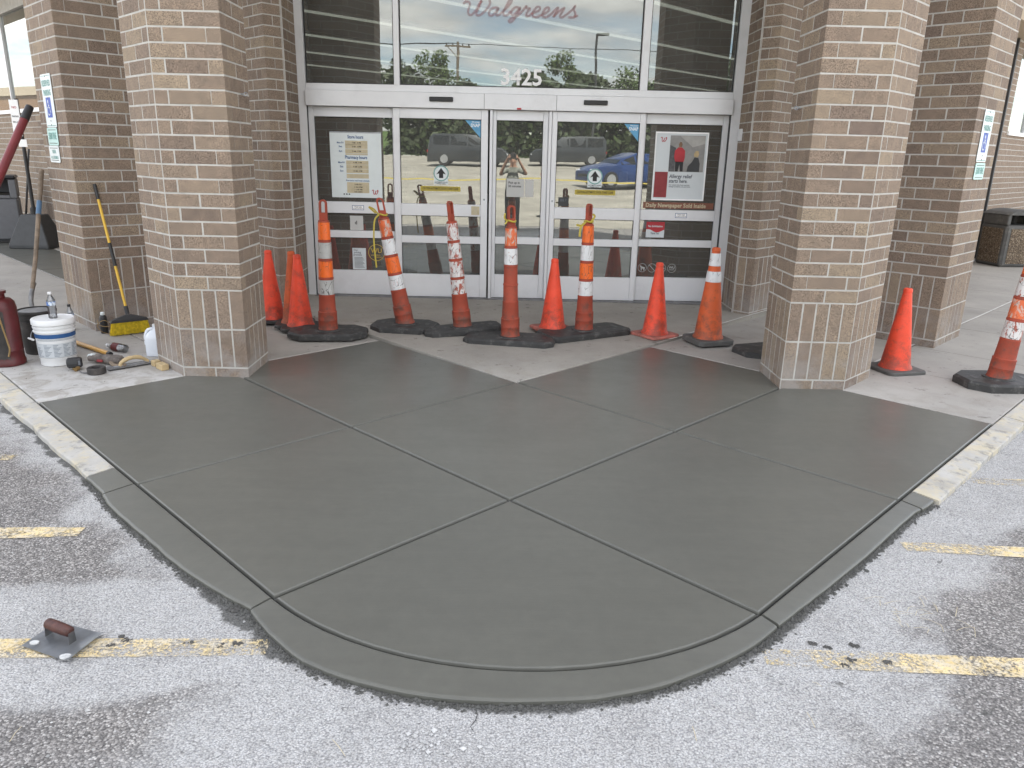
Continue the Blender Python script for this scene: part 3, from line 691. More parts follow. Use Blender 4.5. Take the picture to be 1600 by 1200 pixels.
def face_bricks(O, e, L, A, Bp, ncrs, sold=True, endA=None, zmax=None, off0=0.0):
    """list of (matrix, L, H, D) for one wall face; A, Bp = lists of (start, end, depth); a start or end flagged by exact corner is flush"""
    e = Vector((e[0], e[1], 0)).normalized(); into = Vector((-e.y, e.x, 0)); O = Vector((O[0], O[1], 0))
    out = []
    def put(s, t, z, h, d, fl=(False, False)):
        s2 = s if fl[0] else s+JT/2; t2 = t if fl[1] else t-JT/2
        wob = (RD.random()-0.5)*0.0016
        m = Matrix((e, into, Vector((0, 0, 1)))).transposed().to_4x4(); m.translation = O+e*s2+into*wob+Vector((0, 0, z+JT/2))
        out.append((m, t2-s2, h-JT, d))
    for k in range(ncrs):
        z = ZP+2*ZS+k*CRS
        for it in (A if k % 2 == 0 else Bp): put(it[0], it[1], z, CRS, it[2], it[3] if len(it) > 3 else (False, False))
    if sold:
        n = max(1, round((L-off0)/0.1016)); w = (L-off0)/n
        for rz in (ZP, ZP+ZS):
            for i in range(n):
                last = i == n-1
                put(off0+i*w, off0+(i+1)*w, rz, ZS, 0.09, (False, last and endA == 'end'))
        m = max(1, round((L-off0)/0.27)); w = (L-off0)/m
        for i in range(m): put(off0+i*w, off0+(i+1)*w, -0.035, ZP+0.035, 0.09, (False, i == m-1 and endA == 'end'))
    return out
def put_bricks(lst, parent, limit=300):
    for m, L, H, D in lst[:limit]:
        o = bpy.data.objects.new('brick', brick_mesh(L, H, D)); COL.objects.link(o); o.parent = parent
        m2 = m.copy(); m2.translation = m.translation-Vector(parent.location) if parent.parent is None else m.translation-Vector(parent.location)-Vector(parent.parent.location)
        o.matrix_local = m2
    if len(lst) > limit:
        bm = bmesh.new()
        for m, L, H, D in lst[limit:]:
            me = brick_mesh(L, H, D); k = len(bm.verts); bm.from_mesh(me); bm.verts.ensure_lookup_table()
            for v in bm.verts[k:]: v.co = m @ v.co
        o = ob('brick', bm, 'brick', parent, kind='stuff')
        o.location = -Vector(parent.location) - (Vector(parent.parent.location) if parent.parent else Vector())
def core(bm, pts, z0, z1, back=(), zb=3.2):
    """mortar core; faces listed in back, and all above zb, show the far-brick pattern"""
    n = len(pts); uv = bm.loops.layers.uv.verify()
    for i in range(n):
        a, b = pts[i], pts[(i+1) % n]; l = math.hypot(b[0]-a[0], b[1]-a[1])
        for za, zb_, mi in ((z0, zb, 1 if i in back else 0), (zb, z1, 1)):
            f = bm.faces.new([bm.verts.new(p) for p in ((a[0], a[1], za), (b[0], b[1], za), (b[0], b[1], zb_), (a[0], a[1], zb_))]); f.material_index = mi
            for lp, (u, v) in zip(f.loops, ((0, za), (l, za), (l, zb_), (0, zb_))): lp[uv].uv = (u, v+0.0285)
    return bm
def inset_poly(pts, d):
    P = [Vector(p) for p in pts]; n = len(P); out = []
    for i in range(n):
        a, b, c = P[i-1], P[i], P[(i+1) % n]
        d1 = (b-a).normalized(); d2 = (c-b).normalized(); n1 = Vector((-d1.y, d1.x)); n2 = Vector((-d2.y, d2.x)); m = n1+n2
        out.append(tuple(b+m*(d/max(0.3, m.dot(n1)))))
    return out
NC = 25; MI = 0.0016; ZTOP = 5.48; q4, q8, q10, q12, q16, q20 = 0.1016, 0.2032, 0.254, 0.3048, 0.4064, 0.508
TF = (False, True); FT = (True, False)
def front_pillar(xl, side, label):
    """front face 20 in wide at y = 5.72, outer face turned 45 degrees, inner face square to the doors"""
    y0 = 5.72; xr = xl+q20
    t = thing('brick_pillar', label, 'pillar', ((xl+xr)/2, 6.0, 0), group='brick pillars carrying the entrance canopy')
    d = q20*R2; A3 = [(0, q4, .09), (q4, q16, .09), (q16, q20, .09)]
    if side < 0:    # left pillar: chamfer on its left, square side on its right
        poly = [(xl-d, y0+d), (xl, y0), (xr, y0), (xr, y0+q20), (xr-0.36, y0+q20+0.42), (xl-d, y0+q20+0.42)]
        fb = face_bricks((xl, y0), (1, 0), q20, [(0, q10, .09), (q10, q20, q4, TF)], [(0, q4, .09), (q4, q16, .09)], NC, endA='end')
        fb += face_bricks((xl-d, y0+d), (R2, -R2), q20, [(0, q10, .09), (q10, q20, .09)], A3, NC)
        fb += face_bricks((xr, y0), (0, 1), q20, [(q4, q16, .09), (q16, q20, .09)], [(0, q10, q4, FT), (q10, q20, .09)], NC, off0=0.09)
        bk = (3, 4, 5)
    else:
        poly = [(xl, y0), (xr, y0), (xr+d, y0+d), (xr+d, y0+q20+0.42), (xl+0.36, y0+q20+0.42), (xl, y0+q20)]
        fb = face_bricks((xl, y0), (1, 0), q20, [(0, q10, q4, FT), (q10, q20, .09)], [(q4, q16, .09), (q16, q20, .09)], NC)
        fb += face_bricks((xr, y0), (R2, R2), q20, [(0, q10, .09), (q10, q20, .09)], A3, NC)
        fb += face_bricks((xl, y0+q20), (0, -1), q20, [(0, q4, .09), (q4, q16, .09)], [(0, q10, .09), (q10, q20, q4, TF)], NC, endA=None)
        bk = (2, 3, 4)
        bk = (2, 3, 4)
    c = ob('core', core(bmesh.new(), inset_poly(poly, MI), -0.1, ZTOP, bk), ['mortar', 'brickfar'], t, world=True)
    put_bricks(fb, t); return t
def rear_pillar(cx, cy, side, label):
    """square pillar turned 45 degrees; (cx, cy) is the corner towards the camera"""
    t = thing('brick_pillar', label, 'pillar', (cx, cy+0.5, 0), group='brick pillars carrying the entrance canopy')
    W1, W2 = 0.8128, 0.6096   # outer face, inner face
    if side < 0:
        eo = Vector((R2, -R2)); ei = Vector((R2, R2)); c = Vector((cx, cy))
        poly = [tuple(c-eo*W1), tuple(c), tuple(c+ei*W2), tuple(c+ei*W2-eo*W1)]
        fb = face_bricks(c-eo*W1, eo, W1, [(0, q4, .09), (q4, q16, .09), (q16, q16+q12, .09)], [(0, q10, .09), (q10, q10+q12, .09), (q10+q12, W1, q4, TF)], NC, off0=0, endA='end')
        fb += face_bricks(c, ei, W2, [(0, q10, q4, FT), (q10, q20, .09), (q20, W2, .09)], [(q4, q16, .09), (q16, W2, .09)], NC, off0=0.09)
        bk = (2, 3)
    else:
        eo = Vector((R2, R2)); ei = Vector((R2, -R2)); c = Vector((cx, cy))
        poly = [tuple(c-ei*W2), tuple(c), tuple(c+eo*W1), tuple(c+eo*W1-ei*W2)]
        fb = face_bricks(c-ei*W2, ei, W2, [(0, q4, .09), (q4, W2-q10, .09), (W2-q10, W2, q4, TF)], [(0, W2-q16, .09), (W2-q16, W2-q4, .09)], NC, endA='end')
        fb += face_bricks(c, eo, W1, [(q4, q16, .09), (q16, q16+q12, .09), (q16+q12, W1, .09)], [(0, q10, q4, FT), (q10, q10+q12, .09), (q10+q12, W1, .09)], NC, off0=0.09)
        bk = (2, 3)
    ob('core', core(bmesh.new(), inset_poly(poly, MI), -0.1, ZTOP, bk), ['mortar', 'brickfar'], t, world=True)
    put_bricks(fb, t); return t
front_pillar(-2.545, -1, 'big brown brick pillar on the left with the white jug and wood blocks at its foot')
front_pillar(2.137, 1, 'big brown brick pillar on the right at the corner of the fresh concrete, with a cone behind it')
pr = rear_pillar(-3.979, 7.145, -1, 'shaded brick pillar at far left with three parking signs and a broom leaning on it')
ps = rear_pillar(4.13, 7.185, 1, 'brick pillar at far right with two parking signs on its sunlit side')
# the right rear pillar sits a hand lower in plan towards the lot
bld = thing('store_building', 'brown brick shop building with a corner entrance between angled walls', 'building', (0, 12, 0))
def wing(side):
    w = bpy.data.objects.new('wing_wall', None); COL.objects.link(w); w.parent = bld
    LEN = 12.0; nw = int(LEN/q12)
    c = Vector((-2.55, 8.383)) if side < 0 else Vector((2.68, 8.383))
    e = Vector((R2, -R2)) if side < 0 else Vector((R2, R2))
    O = c-e*LEN if side < 0 else c
    # distance from the corner
    def seq(first, s=0.0):
        out = []; l = first
        while s+l < LEN: out.append((s, s+l)); s += l; l = q12
        return out
    A_, B_ = seq(q12), seq(q4, q4)
    wz0, wz1 = 2.315, (3.98 if side < 0 else 3.72)      # window band
    ws0, ws1 = (7.6, 11.6) if side < 0 else (9.2, 11.8)
    fb = []
    into = Vector((-e.y, e.x, 0)); e3 = Vector((e.x, e.y, 0)); O3 = Vector((O.x, O.y, 0))
    def put(s, t, z, h, flush=False, d=0.09):
        if z+h > wz0+0.02 and z < wz1-0.02 and t > ws0 and s < ws1:
            if s < ws0-0.05: t = ws0
            else: return
        if side < 0: s, t = LEN-t, LEN-s
        s2, t2 = s+JT/2, t-JT/2
        if flush:
            if side < 0: t2 = LEN
            else: s2 = 0.0
        m = Matrix((e3, into, Vector((0, 0, 1)))).transposed().to_4x4(); m.translation = O3+e3*s2+into*((RD.random()-.5)*.002)+Vector((0, 0, z+JT/2))
        if t2-s2 > 0.03:
            pos = m.translation; dist = math.hypot(pos.x, pos.y); dc = min(abs(s2-(LEN if side < 0 else 0)), abs(t2-(LEN if side < 0 else 0)))
            ang = math.degrees(math.atan2(abs(pos.x), pos.y))
            seen = (dc < 0.75) or (28.6 if side > 0 else 29.5) < ang < 36.5
            fb.append((0 if dc < 0.75 else (1 if seen else 2), dist, (m, t2-s2, h-JT, d)))
    for k in range(NC+6):
        z = ZP+2*ZS+k*CRS
        for i, (s, t) in enumerate(A_ if k % 2 == 0 else B_): put(s, t, z, CRS, i == 0 and k % 2 == 0, q4 if (i == 0 and k % 2 == 0) else .09)
        if k % 2 == 1: pass
    for i in range(int(LEN/q4)):
        for rz in (ZP, ZP+ZS): put(i*q4, (i+1)*q4, rz, ZS, i == 0)
    for i in range(nw): put(i*q12, (i+1)*q12, -0.04, ZP+0.04, i == 0)
    fb.sort(key=lambda a: (a[0], a[1]))
    w.location = (0, 0, 0)
    # pieces: the nearest in view singly, the rest as one mesh
    put_bricks([f[2] for f in fb], w, 298)
    # mortar core with the window hole: four slabs behind the bricks
    bm = bmesh.new()
    def slabp(s0, s1, z0, z1, d0=MI, d1=0.22):
        if side < 0: s0, s1 = LEN-s1, LEN-s0
        a = O3+e3*s0+into*d0; b = O3+e3*s1+into*d0; c2 = O3+e3*s1+into*d1; d2 = O3+e3*s0+into*d1
        prism(bm, [(v.x, v.y) for v in (a, b, c2, d2)], z0, z1)
    slabp(0.0065, ws0, -0.1, 4.25); slabp(ws0, ws1, -0.1, wz0); slabp(ws0, ws1, wz1, 4.25); slabp(ws1, LEN, -0.1, 4.25)
    o = ob('mortar_bed', bm, 'mortar', w); o.location = -Vector(bld.location)
    # fascia band above the bricks, with an unseen parapet made tall for shade
    bm = bmesh.new()
    slabp(2.2, LEN+3, 4.33 if side < 0 else 3.86, 4.62, -1.0 if side < 0 else -0.5, 0.0); slabp(0, LEN+3, 4.63, 7.0, 0.0, 0.3)
    o = ob('fascia', bm, 'stucco', w); o.location = -Vector(bld.location)
    # window
    win = thing('wing_window', 'tall shop window in the angled wall beyond the far left pillar' if side < 0 else 'shop window at the right edge above the pebble-faced bin', 'window', tuple((O3+e3*((LEN-ws0) if side < 0 else ws0)).xy)+(0,))
    def wb(s0, s1, z0, z1, d0, d1, mat, nm):
        if side < 0: s0, s1 = LEN-s1, LEN-s0
        b2 = bmesh.new(); a = O3+e3*s0+into*d0; b = O3+e3*s1+into*d0; c2 = O3+e3*s1+into*d1; d2 = O3+e3*s0+into*d1
        prism(b2, [(v.x, v.y) for v in (a, b, c2, d2)], z0, z1); return ob(nm, b2, mat, win, world=True)
    wb(ws0-0.03, ws1, wz0-0.055, wz0+0.012, -0.035, 0.12, 'numw', 'sill')
    wb(ws0+0.002, ws0+0.05, wz0+0.014, wz1, 0.03, 0.1, 'numw', 'jamb')
    s = ws0+(2.44 if side < 0 else 1.3)
    while s < ws1-0.3: wb(s, s+0.055, wz0+0.014, wz1, 0.025, 0.11, 'alu', 'mullion'); s += 1.4
    wb(ws0+0.05, ws1, wz0+0.014, wz1, 0.06, 0.075, 'glass' if side > 0 else 'glass', 'pane')
    if side > 0:
        dp = thing('downspout', 'thin dark downspout running down the angled wall beside the far right pillar', 'pipe', tuple((O3+e3*8.62).xy)+(0,), PI/4); ob('pipe', B(-0.03, 0.03, -0.05, -0.006, 0.02, 3.85, 0.004), 'greyd', dp)
    return w
wing(-1); wing(1)
# recess: return face 8 in at 45 degrees and side wall straight back to the door frame
def recess(side):
    w = bpy.data.objects.new('recess_wall', None); COL.objects.link(w); w.parent = bld
    if side < 0:
        c = Vector((-2.55, 8.383)); e = Vector((R2, R2)); c2 = c+e*0.199
        fb = face_bricks(c, e, 0.199, [(q4, 0.199, .09)], [(0, 0.199, q4, FT)], NC+3, off0=0.09)
        fb += face_bricks(c2, (0, 1), 0.52, [(0, q12, .09), (q12, 0.52, .09)], [(0, q8, .09), (q8, 0.52, .09)], NC+3)
        poly = [tuple(c), tuple(c2), (c2.x, 9.045), (c2.x-0.3, 9.045)]
    else:
        c = Vector((2.68, 8.383)); e = Vector((R2, -R2)); c2 = c-e*0.199
        fb = face_bricks(c2, e, 0.199, [(0, 0.199-q4, .09)], [(0, 0.199, q4, TF)], NC+3, endA=None)
        fb += face_bricks((c2.x, c2.y+0.52), (0, -1), 0.52, [(0.52-q12, 0.52, .09), (0, 0.52-q12, .09)], [(0.52-q8, 0.52, .09), (0, 0.52-q8, .09)], NC+3)
        poly = [(c2.x+0.3, 9.045), (c2.x, 9.045), tuple(c2), tuple(c)]
    o = ob('mortar_bed', core(bmesh.new(), inset_poly(poly, MI), -0.1, 4.25, (2,) if side < 0 else (3,), 3.5), ['mortar', 'brickfar'], w); o.location = -Vector(bld.location)
    put_bricks(fb, w); return w
recess(-1); recess(1)
# shell: canopy over the entrance, tower, roof, interior
def bpart(nm, bm, mat, **k): return ob(nm, bm, mat, bld, world=True, **k)
bm = bmesh.new(); prism(bm, [(-3.1, 5.55), (3.2, 5.55), (5.15, 7.5), (9.15, 11.5), (8.4, 14), (3.0, 9.3), (-2.9, 9.3), (-8.3, 14), (-9.05, 11.5), (-5.05, 7.5)], 5.5, 5.9); bpart('canopy', bm, 'stucco')  # unseen; raised to brighten the recess, stretched sideways to stop sun leaks
bm = bmesh.new(); prism(bm, [(-3.0, 5.65), (3.1, 5.65), (5.0, 7.55), (9.0, 11.55), (9.0, 16), (-8.9, 16), (-8.9, 11.55), (-4.9, 7.55)], 5.91, 9.8); bpart('shade_tower', bm, 'stucco')  # unseen mass, made high and wide to keep the entrance in shade
bm = bmesh.new(); prism(bm, [(-2.4, 9.35), (2.5, 9.35), (10.9, 17.8), (10.9, 34), (-10.8, 34), (-10.8, 17.8)], 4.3, 4.5); bpart('roof', bm, 'soffit')
bm = bmesh.new(); prism(bm, [(-2.3, 9.16), (2.4, 9.16), (10.9, 17.6), (10.9, 34), (-10.8, 34), (-10.8, 17.6)], -0.05, 0.055); bpart('shop_floor', bm, 'floor')
bpart('sun_stop_wall', B(-2.42, 2.56, 9.17, 9.45, 4.2, 5.49), 'stucco')  # unseen wall added so no sun slips in under the canopy
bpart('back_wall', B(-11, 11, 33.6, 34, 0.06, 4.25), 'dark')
bm = bmesh.new(); box(bm, -11.2, -10.9, 16.9, 34, -0.1, 6.8); box(bm, 11.0, 11.3, 16.9, 34, -0.1, 6.8); bpart('side_wall', bm, 'stucco')
for q in (10.6, 14.15, 17.7, 21.2, 24.8, 28.4):       # lit strip lights in the shop
    t = thing('strip_light', {10.6: 'lit strip under the shop ceiling nearest to the doors', 14.15: 'lit ceiling strip highest in the wide pane over the doors', 17.7: 'second lit ceiling strip from the top in the wide pane', 21.2: 'third lit ceiling strip from the top in the wide pane', 24.8: 'fourth lit ceiling strip from the top in the wide pane', 28.4: 'lowest lit ceiling strip in the wide pane, deepest in the shop'}[q], 'ceiling light', (0, q, 3.95), group='lit strips under the shop ceiling')
    x0, x1 = max(-7, (9.4-q)+0.3), min(8.5, 33-q)
    bm = bmesh.new(); a = Vector((x0, x0)); b = Vector((x1, x1)); n = Vector((R2, -R2))*0.030
    prism(bm, [tuple(a-n*-1), tuple(b+n), tuple(b-n), tuple(a-n)], 0.0, 0.03)
    bmesh.ops.recalc_face_normals(bm, faces=bm.faces); ob('tube', bm, 'strip', t)
    bm = bmesh.new(); n = n*1.8
    prism(bm, [tuple(a+n), tuple(b+n), tuple(b-n), tuple(a-n)], 0.032, 0.09); bmesh.ops.recalc_face_normals(bm, faces=bm.faces); ob('housing', bm, 'white', t)

# ------------------------------------------------------------------ storefront
YF = 9.03
fr = thing('entrance_frame', 'silver aluminium entrance frame with a wide header over the glass doors', 'door frame', (0.06, 9.05, 0.06))
def fp(nm, x0, x1, z0, z1, y0=YF, y1=YF+0.12, mat='alu', bev=0.003): return ob(nm, B(x0, x1, y0, y1, z0, z1, bev), mat, fr, world=True)
fp('jamb', -2.408, -2.322, 0.055, 4.2, YF-0.01, YF+0.12); fp('jamb', 2.440, 2.540, 0.055, 4.2, YF-0.01, YF+0.12)
fp('mullion', -1.338, -1.275, 2.431, 4.2); fp('mullion', 1.392, 1.476, 2.431, 4.2)
fp('transom_rail', -2.320, 2.438, 2.358, 2.430, YF-0.012, YF+0.12)
fp('header', -2.320, 2.438, 2.193, 2.356, YF-0.05, YF+0.16)
for x in (-0.335, 0.47): fp('header_joint', x, x+0.004, 2.196, 2.354, YF-0.0515, YF-0.049, 'alud', 0)
for x in (-0.81, 0.905):
    s = ob('motion_sensor', B(x-0.132, x+0.132, YF-0.074, YF-0.0505, 2.262, 2.311, 0.006), 'black', fr, world=True)
bm = B(0.033, 0.081, YF-0.056, YF-0.0505, 2.160+0.036, 2.215); ob('red_tag', bm, 'red', fr, world=True)
fp('door_post', -0.268, -0.236, 0.055, 2.19, YF-0.02, YF+0.1); fp('door_post', 0.396, 0.430, 0.055, 2.19, YF-0.02, YF+0.1)
fp('threshold', -2.32, 2.43, 0.05, 0.064, YF-0.09, YF+0.16, 'steeld')
fp('outer_stile', -2.316, -2.262, 0.065, 2.19, YF+0.03, YF+0.1); fp('shadow_gap', -2.3225, -2.3165, 0.065, 2.19, YF+0.0, YF+0.1, 'alud', 0)
fp('outer_stile', 2.372, 2.428, 0.065, 2.19, YF+0.03, YF+0.1); fp('shadow_gap', 2.4285, 2.4395, 0.065, 2.19, YF+0.0, YF+0.1, 'alud', 0)
for (x0, x1, nm, lab) in ((-2.32, -1.338, 'left', 'side pane over the doors on the left'), (-1.275, 1.392, 'c', 'wide centre pane over the doors with the street number'), (1.476, 2.44, 'right', 'side pane over the doors on the right')):
    t = thing('transom_window', {'left': 'narrow window pane above the doors, left of the wide one', 'c': 'wide window pane above the doors with the white number 3425', 'right': 'narrow window pane above the doors, right of the wide one'}[nm], 'window', ((x0+x1)/2, 9.07, 2.43))
    ob('pane', B(x0, x1, YF+0.05, YF+0.06, 2.431, 4.2), 'tglass', t, world=True)
    bm = bmesh.new(); box(bm, x0+0.0005, x1-0.0005, YF+0.038, YF+0.049, 2.4315, 2.442); box(bm, x0+0.0005, x0+0.011, YF+0.038, YF+0.049, 2.4425, 4.2); box(bm, x1-0.011, x1-0.0005, YF+0.038, YF+0.049, 2.4425, 4.2)
    ob('gasket', bm, 'gasket', t, world=True)
    if nm == 'c':
        text('3425', 0.235, 'numw', t, (0.075, YF+0.0365, 2.532), width=0.455)
        # script shop name on the glass
        ST = [[(165,35),(185,12),(225,15),(235,45),(215,110),(225,145),(255,150),(300,100),(345,20),(365,-5)], [(365,-5),(330,80),(305,140),(335,158),(390,120),(440,60),(455,15),(440,-10)],
              [(545,78),(495,75),(450,110),(445,150),(475,160),(520,120),(548,78),(530,120),(525,155),(550,155),(590,120)], [(590,120),(660,50),(690,0),(670,-15),(630,60),(600,120),(612,160),(650,150),(680,110)],
              [(770,75),(730,70),(690,110),(690,150),(720,150),(765,100),(785,75),(750,150),(710,210),(675,232),(660,215),(690,190),(760,160),(810,110)], [(810,110),(850,58),(852,80),(892,85),(862,120),(850,162),(880,165),(920,130)],
              [(920,130),(980,110),(1000,80),(970,65),(930,110),(920,160),(960,180),(1020,150)], [(1020,150),(1080,120),(1100,85),(1070,75),(1035,120),(1030,165),(1065,180),(1120,145)],
              [(1120,145),(1190,75),(1190,100),(1145,175)], [(1145,175),(1200,120),(1260,80),(1255,100),(1220,160),(1240,180),(1290,150)], [(1290,150),(1370,80),(1380,55),(1365,90),(1385,140),(1370,180),(1310,180)], [(1375,178),(1415,160)]]
        bm = bmesh.new()
        for k, st in enumerate(ST):
            pp = []
            for (a, b) in st:
                xs, ys = 700+a/6.957, b/6.957
                pp.append((-0.557+(xs-726)*0.00694, YF+0.036-0.0002*k, 3.299+(xs-726)*0.00016-ys*0.0064))
            ribbon(bm, spline(pp, 6), 0.024, (0, 1, 0))
        ob('script_lettering', bm, 'logo', t, world=True)
def leaf(nm, label, x0, x1, gx0, gx1, yo, sect, z0=0.066, top=2.19, gtop=2.083, cat='door'):
    """a glazed aluminium leaf: stiles, rails, panes and a solid kick panel; sect = rail heights (mid0, mid1, low0, low1, kick)"""
    t = thing(nm, label, cat, ((x0+x1)/2, YF+yo, 0.06))
    y0, y1 = YF+yo, YF+yo+0.05
    m0, m1, l0, l1, kz = sect
    P = lambda n_, a, b, c, d, mat='alu', ya=y0, yb=y1, bv=0.003: ob(n_, B(a, b, ya, yb, c, d, bv), mat, t, world=True)
    P('stile', x0, gx0, z0, top); P('stile', gx1, x1, z0, top)
    P('top_rail', gx0+0.0006, gx1-0.0006, gtop, top-0.001)
    zs = []
    if m1: P('middle_rail', gx0+0.0006, gx1-0.0006, m0, m1, ya=y0-0.004); zs.append((m1, gtop)); zs.append((l1, m0))
    else: zs.append((l1, gtop))
    P('lower_rail', gx0+0.0006, gx1-0.0006, l0, l1, ya=y0-0.004); zs.append((kz, l0))
    P('kick_panel', gx0+0.0006, gx1-0.0006, z0, kz, ya=y0+0.004)
    for a, b in zs:
        p = P('pane', gx0+0.0006, gx1-0.0006, a+0.0006, b-0.0006, 'glass', y0+0.022, y0+0.028, 0)
        bm = bmesh.new(); g = 0.006
        box(bm, gx0+0.0008, gx1-0.0008, y0+0.012, y0+0.0215, b-g, b-0.0009); box(bm, gx0+0.0008, gx0+g, y0+0.012, y0+0.0215, a+0.0009, b-g-.0005); box(bm, gx1-g, gx1-0.0008, y0+0.012, y0+0.0215, a+0.0009, b-g-.0005)
        ob('gasket', bm, 'gasket', t, world=True)
    return t
sl = leaf('side_light', 'fixed glass side panel left of the doors with the opening-hours board', -2.258, -1.362, -2.2575, -1.374, 0.045, (1.020, 1.150, 0.738, 0.820, 0.355), cat='glass panel')
da = leaf('sliding_door', 'glass sliding door on the left with a small tan switch plate on its rail', -1.358, -0.288, -1.286, -0.366, -0.005, (1.015, 1.148, 0.700, 0.783, 0.333))
dc = leaf('centre_door', 'narrow glass door panel in the middle with the photographer reflected in it', -0.234, 0.394, -0.193, 0.334, 0.025, (0, 0, 0.705, 0.788, 0.343))
db = leaf('sliding_door', 'glass sliding door on the right with a dark placard low in its corner', 0.434, 1.482, 0.492, 1.421, -0.005, (1.012, 1.143, 0.702, 0.784, 0.340))
sr = leaf('side_light', 'fixed glass side panel right of the doors with the framed advertisement', 1.486, 2.371, 1.500, 2.366, 0.045, (1.016, 1.136, 0.709, 0.792, 0.347), cat='glass panel')
def flat(nm, x0, x1, z0, z1, y, mat, parent, th=0.0015):
    o = ob(nm, B(x0, x1, y-th, y, z0, z1), mat, parent); o.location = -Vector(parent.location) if parent else (0, 0, 0); return o
def gy(yo): return YF+yo+0.0215     # a hair in front of a leaf's glass
def disc(nm, cx, cz, r, y, mat, parent, r_in=0.0, seg=32, th=0.0012):
    bm = bmesh.new()
    a = [bm.verts.new((cx+r*math.cos(2*PI*i/seg), y, cz+r*math.sin(2*PI*i/seg))) for i in range(seg)]
    if r_in:
        b = [bm.verts.new((cx+r_in*math.cos(2*PI*i/seg), y, cz+r_in*math.sin(2*PI*i/seg))) for i in range(seg)]
        for i in range(seg): bm.faces.new((a[i], a[(i+1) % seg], b[(i+1) % seg], b[i]))
    else: bm.faces.new(a)
    o = ob(nm, bm, mat, parent); o.location = -Vector(parent.location) if parent else (0, 0, 0); return o
def poly(nm, pts, y, mat, parent):
    bm = bmesh.new(); bm.faces.new([bm.verts.new((x, y, z)) for x, z in pts]); o = ob(nm, bm, mat, parent); o.location = -Vector(parent.location); return o
def arrow_sticker(t, cx, zt):
    y = gy(-0.005); e = 0.0006
    disc('arrow_sticker', cx, zt-0.083, 0.088, y-e, 'signw', t); flat('sticker_plate', cx-0.082, cx+0.082, zt-0.205, zt-0.1, y-e*1.5, 'signw', t, 0.0003)
    disc('sticker_ring', cx, zt-0.083, 0.087, y-e*4, 'inkg', t, 0.076); disc('sticker_disc', cx, zt-0.083, 0.0755, y-e*4.2, 'signw', t)
    poly('arrow', [(cx-0.055, zt-0.095), (cx-0.024, zt-0.085), (cx-0.024, zt-0.135), (cx+0.024, zt-0.135), (cx+0.024, zt-0.085), (cx+0.055, zt-0.095), (cx, zt-0.022)], y-e*5, 'ink', t)
    text('AUTOMATIC DOOR', 0.02, 'ink', t, (cx, y-e*5, zt-0.183), width=0.145); text('STAND CLEAR', 0.013, 'ink', t, (cx, y-e*5, zt-0.199), width=0.10)
arrow_sticker(da, -0.822, 1.575); arrow_sticker(db, 0.945, 1.578)
for t, x0, x1, z in ((da, -1.062, -0.600, 1.293), (db, 0.722, 1.190, 1.289)):
    y = gy(-0.005); flat('caution_strip', x0, x1, z, z+0.055, y-0.0005, 'tan' if False else 'caution', t, 0.0006); text('CAUTION AUTOMATIC DOOR STAND CLEAR', 0.036, 'ink', t, ((x0+x1)/2, y-0.0016, z+0.028), width=x1-x0-0.05)
for t, xa, xb, zt, zl in ((da, -0.553, -0.3665, 2.0825, 1.880), (db, 1.240, 1.4205, 2.0825, 1.880)):
    y = gy(-0.005); poly('corner_sticker', [(xa, zt), (xb, zl), (xb, zt)], y-0.0006, 'sky', t); text('SNAP', 0.052, 'numw', t, (xb-0.066, y-0.0014, zt-0.062), width=0.105); text('We accept', 0.02, 'numw', t, (xb-0.062, y-0.0014, zt-0.025), width=0.09)
flat('switch_plate', -0.472, -0.378, 1.036, 1.132, YF-0.0095, 'tan', da, 0.006); flat('switch_key', -0.435, -0.405, 1.052, 1.118, YF-0.016, 'cream', da, 0.004)
for t, x in ((da, -0.325), (db, 0.463)): disc('lock', x, 1.21, 0.011, YF-0.0065, 'steel', t)
flat('dark_placard', 0.535, 0.655, 1.155, 1.255, gy(-0.005)-0.0008, 'greyd', db); text('BILT', 0.04, 'inkd', db, (0.595, gy(-0.005)-0.003, 1.222), width=0.075)
flat('notice', -0.068, 0.135, 1.245, 1.45, gy(0.025)-0.0008, 'decal', dc); flat('notice', 0.145, 0.245, 1.25, 1.44, gy(0.025)-0.0008, 'decal', dc)
text('Pick up in', 0.036, 'ink', dc, (0.018, gy(0.025)-0.003, 1.405), width=0.13); text('30 minutes', 0.036, 'ink', dc, (0.026, gy(0.025)-0.003, 1.365), width=0.15)
# opening-hours board
def poster(nm, label, cat, x0, x1, z0, z1, y): return thing(nm, label, cat, ((x0+x1)/2, y, z0))
hb = poster('hours_board', 'pale board with store and pharmacy opening hours on tan tape strips', 'notice', -2.094, -1.508, 1.197, 1.925, 9.07)
Y = gy(0.045)-0.004
flat('board', -2.094, -1.508, 1.197, 1.925, Y, 'signw', hb, 0.006); flat('board_edge', -2.094, -1.508, 1.912, 1.925, Y-0.0062, 'steel', hb, 0.002)
Y -= 0.008
text('Store hours', 0.052, 'navy', hb, (-1.80, Y, 1.868), width=0.18); text('Pharmacy hours', 0.052, 'navy', hb, (-1.80, Y, 1.645), width=0.255)
for z, d, hh in ((1.805, 'Mon-Fri', '7 AM - 10 PM'), (1.763, 'Sat', '8 AM - 10 PM'), (1.712, 'Sun', '9 AM - 9 PM')):
    flat('tape_strip', -1.92, -1.665, z-0.022, z+0.024, Y, 'tan', hb, 0.0008); text(hh, 0.022, 'ink', hb, (-1.79, Y-0.002, z), width=0.10); text(d, 0.028, 'navy', hb, (-1.975, Y, z), width=0.075 if d == 'Mon-Fri' else 0.038)
flat('tape_strip', -1.92, -1.665, 1.672, 1.686, Y, 'tan', hb, 0.0008)
